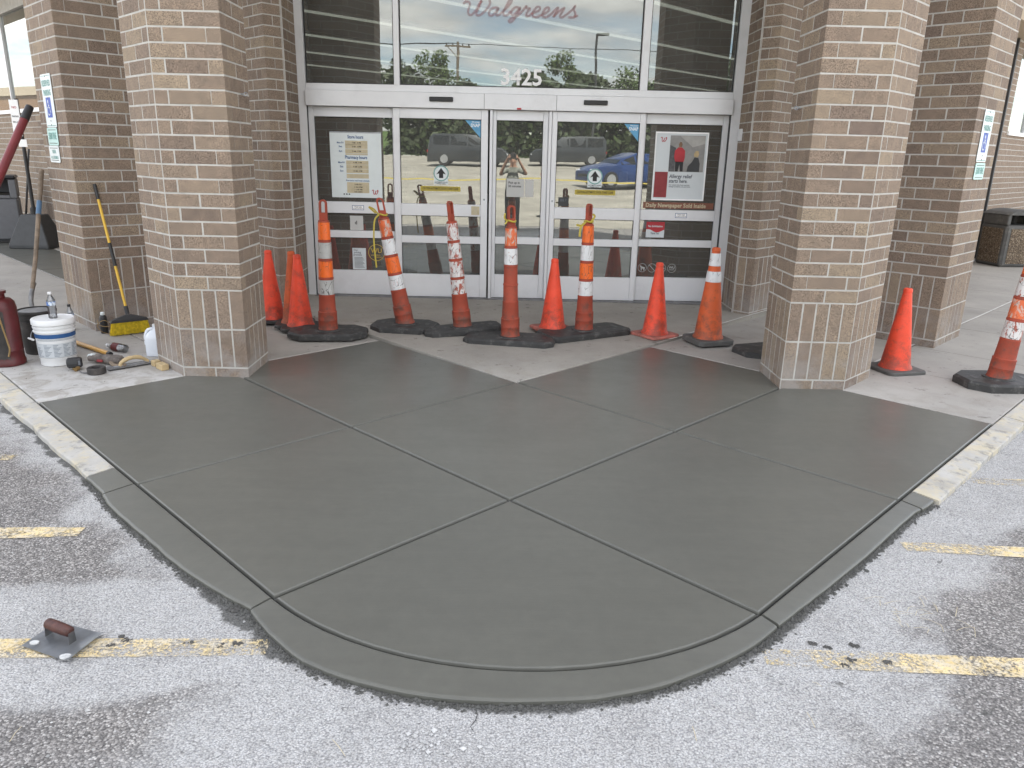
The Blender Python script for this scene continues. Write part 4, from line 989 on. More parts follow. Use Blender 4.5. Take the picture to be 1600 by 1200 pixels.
for z, d, hh in ((1.588, 'Mon-Fri', '9 AM - 9 PM'), (1.542, 'Sat', '9 AM - 6 PM'), (1.495, 'Sun', '10 AM - 6 PM')):
    flat('tape_strip', -1.915, -1.66, z-0.022, z+0.022, Y, 'tan', hb, 0.0008); text(hh, 0.022, 'ink', hb, (-1.785, Y-0.002, z), width=0.10); text(d, 0.028, 'navy', hb, (-1.97, Y, z), width=0.075 if d == 'Mon-Fri' else 0.038)
flat('tape_strip', -1.915, -1.66, 1.415, 1.462, Y, 'tan', hb, 0.0008)
text('Pharmacist meal break schedule', 0.024, 'navy', hb, (-1.79, Y, 1.388), width=0.27)
flat('tape_strip', -1.915, -1.66, 1.250, 1.370, Y, 'tan', hb, 0.0008)
for z, s_ in ((1.345, 'CLOSED DAILY'), (1.315, '1:30 PM'), (1.287, '- 2:00 PM'), (1.262, 'FOR LUNCH')): text(s_, 0.02, 'ink', hb, (-1.785, Y-0.002, z), width=0.09)
for x in (-1.96, -1.93, -1.90): flat('icon', x, x+0.016, 1.228, 1.242, Y, 'ink', hb, 0.0006)
def logo_w(parent, cx, cz, s, y):
    bm = bmesh.new()
    for k, st in enumerate(([(-1.0, .55), (-.8, .8), (-.5, .7), (-.55, .1), (-.5, -.6), (-.2, -.7), (.15, 0), (.3, .6)], [(.3, .6), (.1, -.1), (.15, -.65), (.5, -.6), (.95, .2), (.95, .75), (.7, .6), (.75, .3)])):
        ribbon(bm, spline([(cx+a*s, y-0.0002*k, cz+b*s*0.9) for a, b in st], 6), s*0.22, (0, 1, 0))
    o = ob('logo', bm, 'red', parent); o.location = -Vector(parent.location); return o
logo_w(hb, -1.592, 1.262, 0.034, Y-0.001)
# framed advertisement
adv = poster('advertisement', 'framed allergy relief advertisement with a man in a red shirt on the right side panel', 'poster', 1.62, 2.222, 1.245, 2.0, 9.07)
Y = gy(0.045)-0.004
flat('poster_sheet', 1.632, 2.21, 1.262, 1.985, Y, 'paper', adv, 0.004)
for a in ((1.618, 2.224, 1.985, 2.002), (1.618, 2.224, 1.245, 1.262), (1.618, 1.632, 1.2625, 1.9845), (2.21, 2.224, 1.2625, 1.9845)): flat('poster_frame', *a, Y, 'numw', adv, 0.012)
Y -= 0.0055
flat('red_panel', 1.64, 1.788, 1.278, 1.563, Y, 'redd', adv, 0.0006)
flat('photo_print', 1.790, 2.165 if False else 2.19, 1.567, 1.965, Y, plain('photo_grey', (0.26, 0.255, 0.245), 0.6, 0, 0.25, 6), adv, 0.0006)
def fig(pts, mat, nm): poly(nm, pts, Y-0.0015, mat, adv)
poly('photo_shelf', [(1.792, 1.57), (1.86, 1.57), (1.86, 1.83), (1.792, 1.86)], Y-0.001, plain('photo_dark', (0.09, 0.09, 0.095), 0.6, 0, 0.4, 25), adv)
poly('photo_ceiling', [(1.90, 1.96), (2.188, 1.96), (2.188, 1.88), (2.05, 1.84)], Y-0.001, plain('photo_light', (0.4, 0.39, 0.37), 0.6), adv)
fig([(1.866, 1.57), (1.862, 1.68), (1.955, 1.68), (1.955, 1.57), (1.925, 1.57), (1.912, 1.65), (1.898, 1.57)], 'ink', 'photo_trousers')
fig([(1.862, 1.675), (1.845, 1.73), (1.85, 1.80), (1.885, 1.835), (1.93, 1.835), (1.966, 1.80), (1.968, 1.72), (1.957, 1.675)], 'red', 'photo_shirt')
fig([(1.893, 1.838), (1.890, 1.87), (1.902, 1.895), (1.922, 1.893), (1.932, 1.868), (1.925, 1.838)], 'wood', 'photo_head')
fig([(2.0, 1.57), (2.01, 1.63), (2.055, 1.68), (2.08, 1.73), (2.125, 1.725), (2.145, 1.66), (2.145, 1.57)], 'greyd', 'photo_jacket')
fig([(2.075, 1.735), (2.07, 1.77), (2.09, 1.80), (2.12, 1.80), (2.13, 1.765), (2.118, 1.732)], 'woodl', 'photo_head')
logo_w(adv, 1.712, 1.918, 0.033, Y-0.001)
text('Allergy relief', 0.058, 'inkd', adv, (1.938, Y-0.001, 1.515), width=0.265, shear=0.1); text('starts here.', 0.058, 'inkd', adv, (1.915, Y-0.001, 1.463), width=0.215, shear=0.1)
text('Our easiest wins: from everyday', 0.018, 'inkd', adv, (1.93, Y-0.001, 1.420), width=0.24); text('allergy products, we are here.', 0.018, 'inkd', adv, (1.935, Y-0.001, 1.400), width=0.25)
flat('newspaper_strip', 1.53, 2.35, 1.152, 1.222, gy(0.045)-0.001, 'brn', sr, 0.001); text('Daily Newspaper Sold Inside', 0.066, 'tan', sr, (1.91, gy(0.045)-0.004, 1.186), width=0.70)
# side light stickers
for t, cx, z in ((sl, -1.795, 1.085), (sr, 1.977, 1.076)):
    y = YF+0.041; flat('rail_sticker', cx-0.068, cx+0.068, z-0.027, z+0.027, y-0.0004, 'navy', t, 0.0005); flat('rail_sticker_face', cx-0.063, cx+0.063, z-0.022, z+0.022, y-0.0012, 'numw', t, 0.0005)
    text('STAND CLEAR', 0.018, 'ink', t, (cx, y-0.0025, z+0.007), width=0.085); text('AUTOMATIC DOOR SERVICE', 0.012, 'ink', t, (cx, y-0.0025, z-0.011), width=0.115)
flat('side_notice', -1.90, -1.745, 0.825, 0.99, gy(0.045)-0.001, 'decal', sl); text('d', 0.06, 'ink', sl, (-1.83, gy(0.045)-0.004, 0.91))
flat('promise_card', -1.885, -1.725, 0.362, 0.615, gy(0.045)-0.001, 'paper', sl)
text('Our', 0.03, 'inkd', sl, (-1.845, gy(0.045)-0.004, 0.59)); text('pricing', 0.03, 'inkd', sl, (-1.826, gy(0.045)-0.004, 0.563)); text('promise', 0.03, 'inkd', sl, (-1.824, gy(0.045)-0.004, 0.535))
for k in range(9): flat('print_line', -1.865, -1.745-0.01*(k % 3), 0.385+k*0.0145, 0.3905+k*0.0145, gy(0.045)-0.0035, 'inkd', sl, 0.0003)
y = gy(0.045)-0.001
disc('round_decal', -1.60, 0.565, 0.098, y, 'gdecal', sl, 0.091); text('WU', 0.075, 'gdecal', sl, (-1.60, y, 0.585)); text('WESTERN', 0.022, 'gdecal', sl, (-1.61, y, 0.533), width=0.11); text('UNION', 0.022, 'gdecal', sl, (-1.58, y, 0.510), width=0.075)
flat('red_notice', 1.585, 1.80, 0.815, 0.995, y, 'paper', sr)
bm = bmesh.new(); N_ = 14
top = [(1.585, 0.995), (1.80, 0.995)]; bot = [(1.80-0.215*i/N_, 0.892+0.018*math.sin(i/N_*2*PI+2.2)) for i in range(N_+1)]
poly('red_wave', [(a, b) for a, b in (top+bot)][::-1], y-0.003, 'red', sr)
text('No Solicitation', 0.032, 'paper', sr, (1.692, y-0.005, 0.945), width=0.17); text('Thank You!', 0.03, 'inkd', sr, (1.69, y-0.004, 0.862), width=0.10)
for k, x in enumerate((1.572, 1.688, 1.802, 1.925)): disc('round_decal', x, 0.455, 0.052, y, 'decal', sr, 0.048)
poly('dog_decal', [(1.542, 0.478), (1.556, 0.482), (1.562, 0.47), (1.585, 0.465), (1.603, 0.46), (1.598, 0.42), (1.589, 0.42), (1.586, 0.445), (1.568, 0.447), (1.566, 0.42), (1.557, 0.42), (1.555, 0.455)], y, 'decal', sr)
text('FedEx', 0.03, 'decal', sr, (1.802, y, 0.455), width=0.075); text('WU', 0.04, 'decal', sr, (1.925, y, 0.463)); text('WESTERN UNION', 0.012, 'decal', sr, (1.925, y, 0.438), width=0.06)
bm = bmesh.new(); ribbon(bm, [(1.652, y, 0.492), (1.724, y, 0.418)], 0.006, (0, 1, 0)); ob('bar_decal', bm, 'decal', sr, world=True)
jb = thing('junction_box', 'small grey electrical box on the brick beside the door frame, right', 'electrical box', (2.538, 8.93, 1.98))
ob('box', B(-0.02, 0.012, -0.06, 0.06, -0.065, 0.065, 0.006), 'alu', jb)
ob('conduit', T_([(-0.008, 0.045, -0.02), (-0.008, 0.095, -0.02)], 0.012), 'alu', jb)
# things inside the shop that show through the glass
t = thing('display_rack', 'dark red display rack behind the glass left of the doors', 'rack', (-1.8, 9.9, 0.06))
ob('side_board', B(-0.55, 0.55, 0, 0.3, 0, 0.75, 0.01), 'maroon', t)
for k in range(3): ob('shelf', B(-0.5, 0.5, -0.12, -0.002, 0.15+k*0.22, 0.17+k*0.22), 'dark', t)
for x, lab in ((-1.22, 'cream post standing just inside the left sliding door'), (1.33, 'cream post standing just inside the right sliding door')):
    t = thing('bollard', lab, 'post', (x, 9.45, 0.06)); ob('tube', L_([(0.055, 0), (0.055, 1.45), (0.045, 1.49), (0, 1.495)], 20, cap=(True, False)), 'cream', t, smooth=True); ob('foot_ring', L_([(0.085, 0), (0.085, 0.015), (0.057, 0.02)], 20), 'steel', t)
# ------------------------------------------------------------------ signs, bins, wall things
def plate(t, nm, e, w, h, zc, off, mat, rim=None, r=0.02):
    """rounded sign plate on a wall; e = reading direction"""
    e3 = Vector((e[0], e[1], 0)).normalized(); n = e3.cross(Vector((0, 0, 1)))
    bm = bmesh.new(); pts = []
    for cx, cz, a0 in ((w/2-r, h/2-r, 0), (-w/2+r, h/2-r, PI/2), (-w/2+r, -h/2+r, PI), (w/2-r, -h/2+r, 1.5*PI)):
        for k in range(5): a = a0+k*PI/8; pts.append((cx+r*math.cos(a), cz+r*math.sin(a)))
    F = [bm.verts.new(e3*x+n*(off+0.003)+Vector((0, 0, zc+z))) for x, z in pts]; K = [bm.verts.new(e3*x+n*off+Vector((0, 0, zc+z))) for x, z in pts]
    bm.faces.new(F); m = len(pts)
    for i in range(m): bm.faces.new((F[i], K[i], K[(i+1) % m], F[(i+1) % m]))
    bmesh.ops.recalc_face_normals(bm, faces=bm.faces)
    return ob(nm, bm, mat, t)
def wheelchair(t, e, zc, off, s):
    e3 = Vector((e[0], e[1], 0)).normalized(); n = e3.cross(Vector((0, 0, 1))); o = n*off
    def P(x, z): return e3*(x*s)+o+Vector((0, 0, zc+z*s))
    bm = bmesh.new()
    ribbon(bm, [P(-.12, .55), P(-.08, .05)], .14*s, n); ribbon(bm, [P(-.08, .03), P(.28, .03), P(.42, -.5), P(.6, -.46)], .12*s, n); ribbon(bm, [P(-.1, .28), P(.22, .28)], .09*s, n)
    ribbon(bm, [P(-.22+.0+.5*math.cos(a), -.32+.5*math.sin(a))+n*0.0002 for a in [2.0+k*0.3 for k in range(13)]], .11*s, n)
    ribbon(bm, [P(-.14+.12*math.cos(a), .74+.12*math.sin(a)) for a in [k*PI/6 for k in range(13)]], .13*s, n)
    return ob('wheelchair_symbol', bm, 'signw', t)
def parking_sign(t, e, zc, off):
    """RESERVED PARKING plate with the blue wheelchair panel, 0.3 x 0.46"""
    e3 = Vector((e[0], e[1], 0)).normalized(); n = e3.cross(Vector((0, 0, 1)))
    plate(t, 'sign_plate', e, 0.305, 0.462, zc, off, 'signw')
    def tx(s_, size, z, mat, w): 
        o = text(s_, size, mat, None, (0, 0, 0), e, w); o.parent = t; o.location = n*(off+0.0045)+Vector((0, 0, zc+z)); return o
    tx('RESERVED', 0.072, 0.150, 'inkg', 0.25); tx('PARKING', 0.072, 0.068, 'inkg', 0.22)
    bm = bmesh.new(); f = [e3*x+n*(off+0.0042)+Vector((0, 0, zc+z)) for x, z in ((-.072, -.145), (.072, -.145), (.072, .03), (-.072, .03))]
    bm.faces.new([bm.verts.new(p) for p in f]); ob('blue_panel', bm, 'blue', t)
    wheelchair(t, e, zc-0.062, off+0.0055, 0.075)
    for z in (0.212, 0.025, -0.175, -0.21):
        bm = bmesh.new(); c = n*(off+0.003)+Vector((0, 0, zc+z)); tube(bm, [c, c+n*0.004], 0.006, 8); ob('bolt', bm, 'steeld', t)
    ribb = bmesh.new(); ribbon(ribb, [e3*-.13+n*(off+.0042)+Vector((0, 0, zc+.215)), e3*.13+n*(off+.0042)+Vector((0, 0, zc+.215))], .004, n); ribbon(ribb, [e3*-.13+n*(off+.0042)+Vector((0, 0, zc-.217)), e3*.13+n*(off+.0042)+Vector((0, 0, zc-.217))], .006, n); ob('border_line', ribb, 'inkg', t)
def small_sign(t, e, zc, off, lines, mat, h=0.155, imat='inkg'):
    e3 = Vector((e[0], e[1], 0)).normalized(); n = e3.cross(Vector((0, 0, 1)))
    plate(t, 'sign_plate', e, 0.305, h, zc, off, mat)
    for s_, size, z, w in lines:
        o = text(s_, size, imat, None, (0, 0, 0), e, w); o.parent = t; o.location = n*(off+0.0045)+Vector((0, 0, zc+z))
    for z in (h/2-.02, -h/2+.02):
        rb = bmesh.new(); ribbon(rb, [e3*-.12+n*(off+.0042)+Vector((0, 0, zc+z)), e3*.12+n*(off+.0042)+Vector((0, 0, zc+z))], .005, n); ob('border_line', rb, 'ink', t)
eL = (R2, -R2); eR = (R2, R2)
t = thing('parking_sign', 'tall white reserved parking sign with blue wheelchair panel, top of the left pillar stack', 'sign', (-4.285, 7.451, 0)); parking_sign(t, eL, 2.098, 0.006)
t = thing('fine_sign', 'pale green 500 fine plate in the middle of the sign stack on the left pillar', 'sign', (-4.302, 7.468, 0)); small_sign(t, eL, 1.785, 0.006, [('$500 FINE', 0.085, 0.002, 0.23)], 'signg', 0.158)
t = thing('van_sign', 'small white van accessible plate, lowest of the sign stack on the left pillar', 'sign', (-4.318, 7.484, 0)); small_sign(t, eL, 1.627, 0.006, [('VAN', 0.05, 0.022, 0.11), ('ACCESSIBLE', 0.036, -0.03, 0.22)], 'signw', 0.150)
t = thing('parking_sign', 'tall white reserved parking sign with a blue wheelchair panel on the far right pillar', 'sign', (4.385, 7.440, 0)); parking_sign(t, eR, 1.975, 0.006)
t = thing('fine_sign', 'pale green 500 fine plate below the parking sign on the far right pillar', 'sign', (4.395, 7.450, 0)); small_sign(t, eR, 1.66, 0.006, [('$500 FINE', 0.085, 0.002, 0.23)], 'signg', 0.150)
for x, y, z, e, lab in ((-2.0355, 6.04, 2.105, (0, 1), 'small steel ring bolt in the inner side of the big left pillar'), (2.1355, 6.02, 2.095, (0, -1), 'small steel ring bolt in the inner side of the big right pillar')):
    t = thing('eye_bolt', lab, 'bolt', (x, y, z)); s = 1 if x < 0 else -1
    ob('shank', T_([(-0.02*s, 0, 0), (0.02*s, 0, 0)], 0.005), 'steel', t); ob('ring', T_([(0.032*s+0.013*math.cos(a), 0.013*math.sin(a)*0.6, 0.013*math.sin(a)) for a in [k*PI/6 for k in range(12)]], 0.0035, 6, closed=True), 'steel', t)
# portable sign far left
t = thing('sign_post', 'portable black sign post with a heavy tapered plastic base by the left wall', 'sign', (-8.19, 13.30, 0))
bm = bmesh.new()
a = [(-.34, -.30), (.34, -.30), (.34, .30), (-.34, .30)]; b = [(-.16, -.14), (.16, -.14), (.16, .14), (-.16, .14)]
A_ = [bm.verts.new((x, y, 0)) for x, y in a]; A2 = [bm.verts.new((x, y, 0.06)) for x, y in a]; B_ = [bm.verts.new((x, y, 0.56)) for x, y in b]
for lo, hi in ((A_, A2), (A2, B_)):
    for i in range(4): bm.faces.new((lo[i], lo[(i+1) % 4], hi[(i+1) % 4], hi[i]))
bm.faces.new(B_); bm.faces.new(A_[::-1]); bmesh.ops.bevel(bm, geom=bm.edges[:], offset=0.012, segments=1, affect='EDGES')
ob('base', bm, 'greyd', t); ob('pole', T_([(0, 0, 0.555), (0, 0, 2.42)], 0.03, 10), 'black', t, smooth=True); ob('collar', L_([(0.055, 0.55), (0.055, 0.66), (0.033, 0.68)], 14), 'black', t, smooth=True)
bm = B(-0.105, 0.045, -0.045, -0.036, 1.83, 2.40, 0.004); ob('sign_panel', bm, 'numw', t)
o = text('NO', 0.05, 'red', None, (0, 0, 0), (1, 0, 0)); o.parent = t; o.location = (-0.03, -0.047, 2.28)
for z, w in ((2.14, 0.11), (2.05, 0.11)): o = text('PARKING' if z > 2.1 else 'FIRE LANE', 0.035, 'ink', None, (0, 0, 0), (1, 0, 0), w); o.parent = t; o.location = (-0.03, -0.047, z)
bm = bmesh.new(); ribbon(bm, [(-0.10, -0.047, 1.88), (0.04, -0.047, 1.98)], 0.03, (0, 1, 0)); ob('red_arrow', bm, 'red', t)
bm = B(-0.05, 0.09, -0.043, -0.036, 1.66, 1.78, 0.003); ob('small_panel', bm, 'numw', t)
# grey bin, far left
t = thing('litter_bin', 'grey plastic litter bin with an open hood at the left edge', 'bin', (-9.25, 14.02, 0))
ob('body', B(-0.33, 0.33, -0.33, 0.33, 0.05, 0.78, 0.03), 'grey', t); ob('foot', B(-0.31, 0.31, -0.31, 0.31, 0, 0.052, 0.004), 'black', t)
bm = bmesh.new(); box(bm, -0.33, -0.22, -0.33, 0.33, 0.782, 1.10, 0.01); box(bm, 0.22, 0.33, -0.33, 0.33, 0.782, 1.10, 0.01); box(bm, -0.219, 0.219, 0.25, 0.33, 0.782, 1.10, 0.01); box(bm, -0.219, 0.219, -0.33, 0.249, 0.782, 0.83, 0.006)
ob('hood_side', bm, 'grey', t); ob('lid', B(-0.345, 0.345, -0.345, 0.345, 1.102, 1.17, 0.03), 'black', t); ob('liner', B(-0.2, 0.2, -0.2, 0.22, 0.831, 0.86), 'dark', t)
t.rotation_euler[2] = 0.5
# black stick behind the red pole
t = thing('black_stick', 'thin black stick leaning on the wall beside the grey bin', 'stick', (0, 0, 0)); ob('shaft', T_([(-9.02, 14.25, 0.01), (-8.99, 14.74, 1.62)], 0.018, 6), 'black', t)
# pebble-faced bin on the right
t = thing('litter_bin', 'brown litter bin with exposed-pebble panels and an arched hood on the right', 'bin', (8.93, 13.78, 0), 0.12)
ob('frame', B(-0.37, 0.37, -0.33, 0.33, 0.0, 0.72, 0.035), 'rubberg', t)
ob('pebble_panel', B(-0.28, 0.28, -0.338, -0.325, 0.06, 0.66, 0.004), 'agg', t); o = ob('pebble_panel', B(-0.338-0.04, -0.325-0.04, -0.25, 0.25, 0.06, 0.66, 0.004), 'agg', t)
bm = bmesh.new()
box(bm, -0.36, -0.29, -0.3, 0.3, 0.722, 0.90, 0.012); box(bm, 0.29, 0.36, -0.3, 0.3, 0.722, 0.90, 0.012); box(bm, -0.13, -0.02, 0.15, 0.3, 0.722, 0.90, 0.012); box(bm, 0.12, 0.2, 0.15, 0.3, 0.722, 0.90, 0.012)
ob('hood_post', bm, 'rubberg', t)
bm = bmesh.new(); n = 10
for y in (-0.33, 0.33):
    pass
up_ = [(-0.37+0.74*i/n, 0.90+0.085*math.sin(PI*i/n)**0.6) for i in range(n+1)]
V1 = [bm.verts.new((x, -0.33, z)) for x, z in up_]; V2 = [bm.verts.new((x, 0.33, z)) for x, z in up_]; W1_ = [bm.verts.new((x, -0.33, 0.895)) for x, z in up_]; W2_ = [bm.verts.new((x, 0.33, 0.895)) for x, z in up_]
for i in range(n):
    bm.faces.new((V1[i], V1[i+1], V2[i+1], V2[i])); bm.faces.new((W1_[i], W1_[i+1], V1[i+1], V1[i])); bm.faces.new((V2[i], V2[i+1], W2_[i+1], W2_[i])); bm.faces.new((W1_[i+1], W1_[i], W2_[i], W2_[i+1]))
bmesh.ops.recalc_face_normals(bm, faces=bm.faces); ob('hood', bm, 'rubberg', t)

# ------------------------------------------------------------------ cones and delineator posts
def rsquare(a, r, n=4):
    out = []
    for sx, sy, a0 in ((1, 1, 0), (-1, 1, PI/2), (-1, -1, PI), (1, -1, 1.5*PI)):
        for k in range(n+1):
            an = a0+k*PI/2/n; out.append((sx*(a-r)+r*math.cos(an), sy*(a-r)+r*math.sin(an)))
    return out
def bevprism(pts, z0, z1, c):
    """prism with a chamfered top edge"""
    bm = bmesh.new(); n = len(pts)
    ins = inset_poly(pts, c)
    r = [[bm.verts.new((x, y, z0)) for x, y in pts], [bm.verts.new((x, y, z1-c)) for x, y in pts], [bm.verts.new((x, y, z1)) for x, y in ins]]
    for a, b in zip(r, r[1:]):
        for i in range(n): bm.faces.new((a[i], a[(i+1) % n], b[(i+1) % n], b[i]))
    bm.faces.new(r[2]); bm.faces.new(r[0][::-1]); return bm
def cone(label, loc, rz, body, foot, H=0.72, ra=0.125, rb=0.03, foot_a=0.185, foot_h=0.03, bands=(), group='traffic cones by the entrance', tilt=0.0, notch=False):
    t = thing('traffic_cone', label, 'traffic cone', loc, rz, group); t.rotation_euler = (tilt, 0, rz)
    ob('foot', bevprism(rsquare(foot_a, 0.05), 0.0, foot_h, 0.008), foot, t)
    f = lambda z: ra+(rb-ra)*(z-foot_h)/(H-foot_h)
    prof = [(ra+0.012, foot_h-0.002), (ra+0.008, foot_h+0.012), (f(foot_h+0.03), foot_h+0.03)]
    for k in range(1, 9): z = foot_h+0.03+(H-0.075-foot_h)*k/8; prof.append((f(z), z))
    prof += [(rb+0.004, H-0.038), (rb+0.007, H-0.034), (rb+0.006, H-0.012), (rb+0.001, H-0.003), (rb-0.007, H), (rb-0.011, H-0.006), (rb-0.012, H-0.06)]
    ob('body', L_(prof, 32, cap=(False, True)), body, t, smooth=True)
    for z0, z1, m in bands: ob('reflective_band', L_([(f(z0)+0.0025, z0), (f(z0)+0.004, z0+0.002), (f(z1)+0.004, z1-0.002), (f(z1)+0.0025, z1)], 32, cap=(False, False)), m, t, smooth=True)
    return t
cone('orange cone half hidden behind the big left pillar, nearest the pillar', (-2.455, 7.72, 0.02), 0.3, 'coneo', 'rubber')
cone('sliver of an orange cone showing just past the edge of the left pillar', (-2.685, 7.98, 0.03), 0.1, 'coneo', 'rubber', H=0.715)
cone('darker orange cone with a black scuff, pressed behind a brighter one left of the doors', (-2.165, 7.52, 0.025), 0.15, 'coned', 'rubber', H=0.735)
cone('bright orange cone in front of a darker one beside the leftmost striped post', (-2.075, 7.40, 0.02), 0.2, 'coneo', 'rubber', H=0.725)
cone('bright orange cone with a pink foot standing on black rubber between two striped posts', (0.430, 7.44, 0.055), 0.42, 'coneo', 'conep', H=0.70, foot_h=0.022)
cone('bright orange cone with a faded pink foot standing alone right of the doors', (1.448, 7.40, 0.025), 0.62, 'coneo', 'conep', H=0.72, foot_h=0.022)
cone('orange cone on a black foot behind the big right pillar', (3.345, 6.345, 0.0), 0.25, 'coneo', 'rubberg', H=0.715)
cone('taller dirty orange cone with two white bands and a dark foot, right of the doors', (1.925, 7.185, 0.02), 0.30, 'coned', 'rubberg', H=0.905, ra=0.135, rb=0.034, foot_a=0.19, foot_h=0.045, bands=((0.735, 0.865-0.012, 'bandw'), (0.585, 0.685, 'bandw')))
def octpad(L, Wd, c):
    a, b = L/2, Wd/2
    return [(-a+c, -b), (a-c, -b), (a, -b+c), (a, b-c), (a-c, b), (-a+c, b), (-a, b-c), (-a, -b+c)]
def delineator(label, loc, rz, lean, hrot, bands, pad=(0.76, 0.42, 0.10), ph=0.056, base_lean=0.0, short=False):
    """looper post on a rubber pad; lean = (x, y) slope of the post"""
    t = thing('striped_post', label, 'delineator post', loc, 0, 'striped delineator posts in front of the doors')
    p = bevprism(octpad(*pad), 0.0, ph, 0.018)
    o = ob('rubber_pad', p, 'rubber', t); o.rotation_euler = (0, base_lean, rz)
    if base_lean: o.location.z = abs(base_lean)*pad[0]/2*0.95
    ca, sa = math.cos(rz), math.sin(rz)
    # carry slots and raised collar of the pad
    bm = bmesh.new(); lathe(bm, [(0.125, ph-0.002), (0.12, ph+0.008), (0.09, ph+0.010)], 24, cap=(False, True))
    r_ = ob('pad_ring', bm, 'rubber', o); 
    for sx in (-1, 1):
        bm = B(sx*(pad[0]/2-0.105)-0.018, sx*(pad[0]/2-0.105)+0.018, -0.05, 0.05, ph-0.02, ph+0.0012); ob('carry_slot', bm, 'black', o)
    lx, ly = lean
    def pt(r, z, seg=28): return [(lx*(z-ph)+r*math.cos(2*PI*i/seg), ly*(z-ph)+r*math.sin(2*PI*i/seg), z-(lx*math.cos(2*PI*i/seg)+ly*math.sin(2*PI*i/seg))*r) for i in range(seg)]
    z0 = ph+(o.location.z if base_lean else 0)
    def ring(prof, nm, mat, cap=True):
        bm = bmesh.new(); rows = [[bm.verts.new(q) for q in pt(r, z)] for r, z in prof]
        for a, b in zip(rows, rows[1:]):
            for i in range(28): bm.faces.new((a[i], a[(i+1) % 28], b[(i+1) % 28], b[i]))
        if cap: bm.faces.new(rows[-1])
        return ob(nm, bm, mat, t, smooth=True)
    prof = [(0.096, z0-0.004), (0.092, z0+0.012), (0.089, z0+0.022), (0.0875, 0.150), (0.0895, 0.153), (0.0885, 0.160), (0.0865, 0.222), (0.0885, 0.226), (0.0875, 0.233), (0.0795, 0.237), (0.0735, 0.380), (0.0755, 0.384), (0.0745, 0.392), (0.069, 0.394), (0.067, 0.540), (0.0705, 0.543), (0.0698, 0.556), (0.0655, 0.558),
            (0.0625, 0.714), (0.0655, 0.717), (0.0648, 0.730), (0.0605, 0.732), (0.057, 0.886), (0.060, 0.889), (0.0592, 0.902), (0.0545, 0.904), (0.0505, 1.070), (0.049, 1.080), (0.036, 1.086)]
    ring(prof, 'tube', 'post')
    zz = {0: (0.398, 0.536), 1: (0.562, 0.710), 2: (0.736, 0.882), 3: (0.908, 1.064)}
    rr = {0: (0.0715, 0.0695), 1: (0.068, 0.065), 2: (0.0632, 0.0598), 3: (0.0572, 0.0532)}
    for k, m in bands.items():
        (a, b), (r1, r2) = zz[k], rr[k]; ring([(r1-0.002, a), (r1, a+0.002), (r2, b-0.002), (r2-0.002, b)], 'reflective_band', m, False)
    # loop handle: a flat strap bent into a ring
    bm = bmesh.new(); ch, sh = math.cos(hrot), math.sin(hrot)
    outer = []; inn = []
    for k in range(17):
        a = PI*k/16; outer.append((0.036*math.cos(a), 1.232+0.036*math.sin(a))); inn.append((0.0195*math.cos(a), 1.232+0.0195*math.sin(a)))
    outer = [(0.036, 1.08), *outer, (-0.036, 1.08)]
    inn2 = [(0.0195, 1.150), *inn, (-0.0195, 1.150)]
    def mk(u, z, d): 
        x, y = u*ch-d*sh, u*sh+d*ch; return (x+lx*(z-ph), y+ly*(z-ph), z)
    th = 0.016
    for d, flip in ((-th, False), (th, True)):
        A_ = [bm.verts.new(mk(u, z, d)) for u, z in outer]; I_ = [bm.verts.new(mk(u, z, d)) for u, z in inn2]
        for i in range(len(outer)-1): bm.faces.new((A_[i], A_[i+1], I_[i+1], I_[i]))
        bm.faces.new((A_[0], I_[0], I_[-1], A_[-1]))
        if not flip: FA, FI = A_, I_
        else:
            for i in range(len(outer)-1): bm.faces.new((FA[i], A_[i], A_[i+1], FA[i+1])); bm.faces.new((FI[i], FI[i+1], I_[i+1], I_[i]))
            bm.faces.new((FI[-1], FI[0], I_[0], I_[-1]))
    bmesh.ops.recalc_face_normals(bm, faces=bm.faces)
    ob('handle', bm, 'post', t)
    if lean == (0.004, 0.0):
        pass
    return t
d1 = delineator('leftmost striped post with orange and worn silver bands and a wide loop handle', (-1.735, 7.115, 0.02), 0.10, (0.006, 0.0), 0.0, {0: 'bandg', 1: 'bando', 2: 'bandg', 3: 'bando'}, (0.74, 0.46, 0.13))
d2 = delineator('striped post leaning hard to the left with orange and white bands', (-1.04, 7.42, 0.03), -0.12, (-0.185, 0.0), 0.25, {0: 'bandw', 1: 'bando', 2: 'bandw', 3: 'bandr'}, (0.66, 0.46, 0.13))
d3 = delineator('post with four badly worn white bands leaning left on a tilted pad', (-0.46, 7.31, 0.02), 0.30, (-0.105, 0.0), 1.15, {0: 'bandx', 1: 'bandx', 2: 'bandx', 3: 'bandx'}, (0.78, 0.30, 0.06), base_lean=-0.045)
d4 = delineator('post in front of the middle door with a torn orange band over one white band', (0.008, 7.03, 0.012), -0.16, (-0.012, 0.0), 0.45, {2: 'bandw', 3: 'bandr'}, (0.86, 0.40, 0.07))
d5 = delineator('upright post with clean orange and white bands before the right sliding door', (0.735, 7.35, 0.022), 0.52, (-0.004, 0.0), 0.9, {0: 'bandw', 1: 'bando', 2: 'bandw', 3: 'bando'}, (0.95, 0.40, 0.06))
d6 = delineator('striped post with a scratched orange band cut off by the right edge', (3.985, 5.93, 0.0), 0.02, (0.085, 0.0), 0.2, {0: 'bandx', 1: 'bandr', 2: 'bandx', 3: 'bando'}, (0.62, 0.46, 0.12), ph=0.07)
t = thing('rubber_pad', 'black rubber pad lying half hidden behind the big right pillar', 'rubber base', (2.36, 6.86, 0.0), 0.35); ob('pad', bevprism(octpad(0.52, 0.40, 0.09), 0, 0.05, 0.012), 'rubber', t)
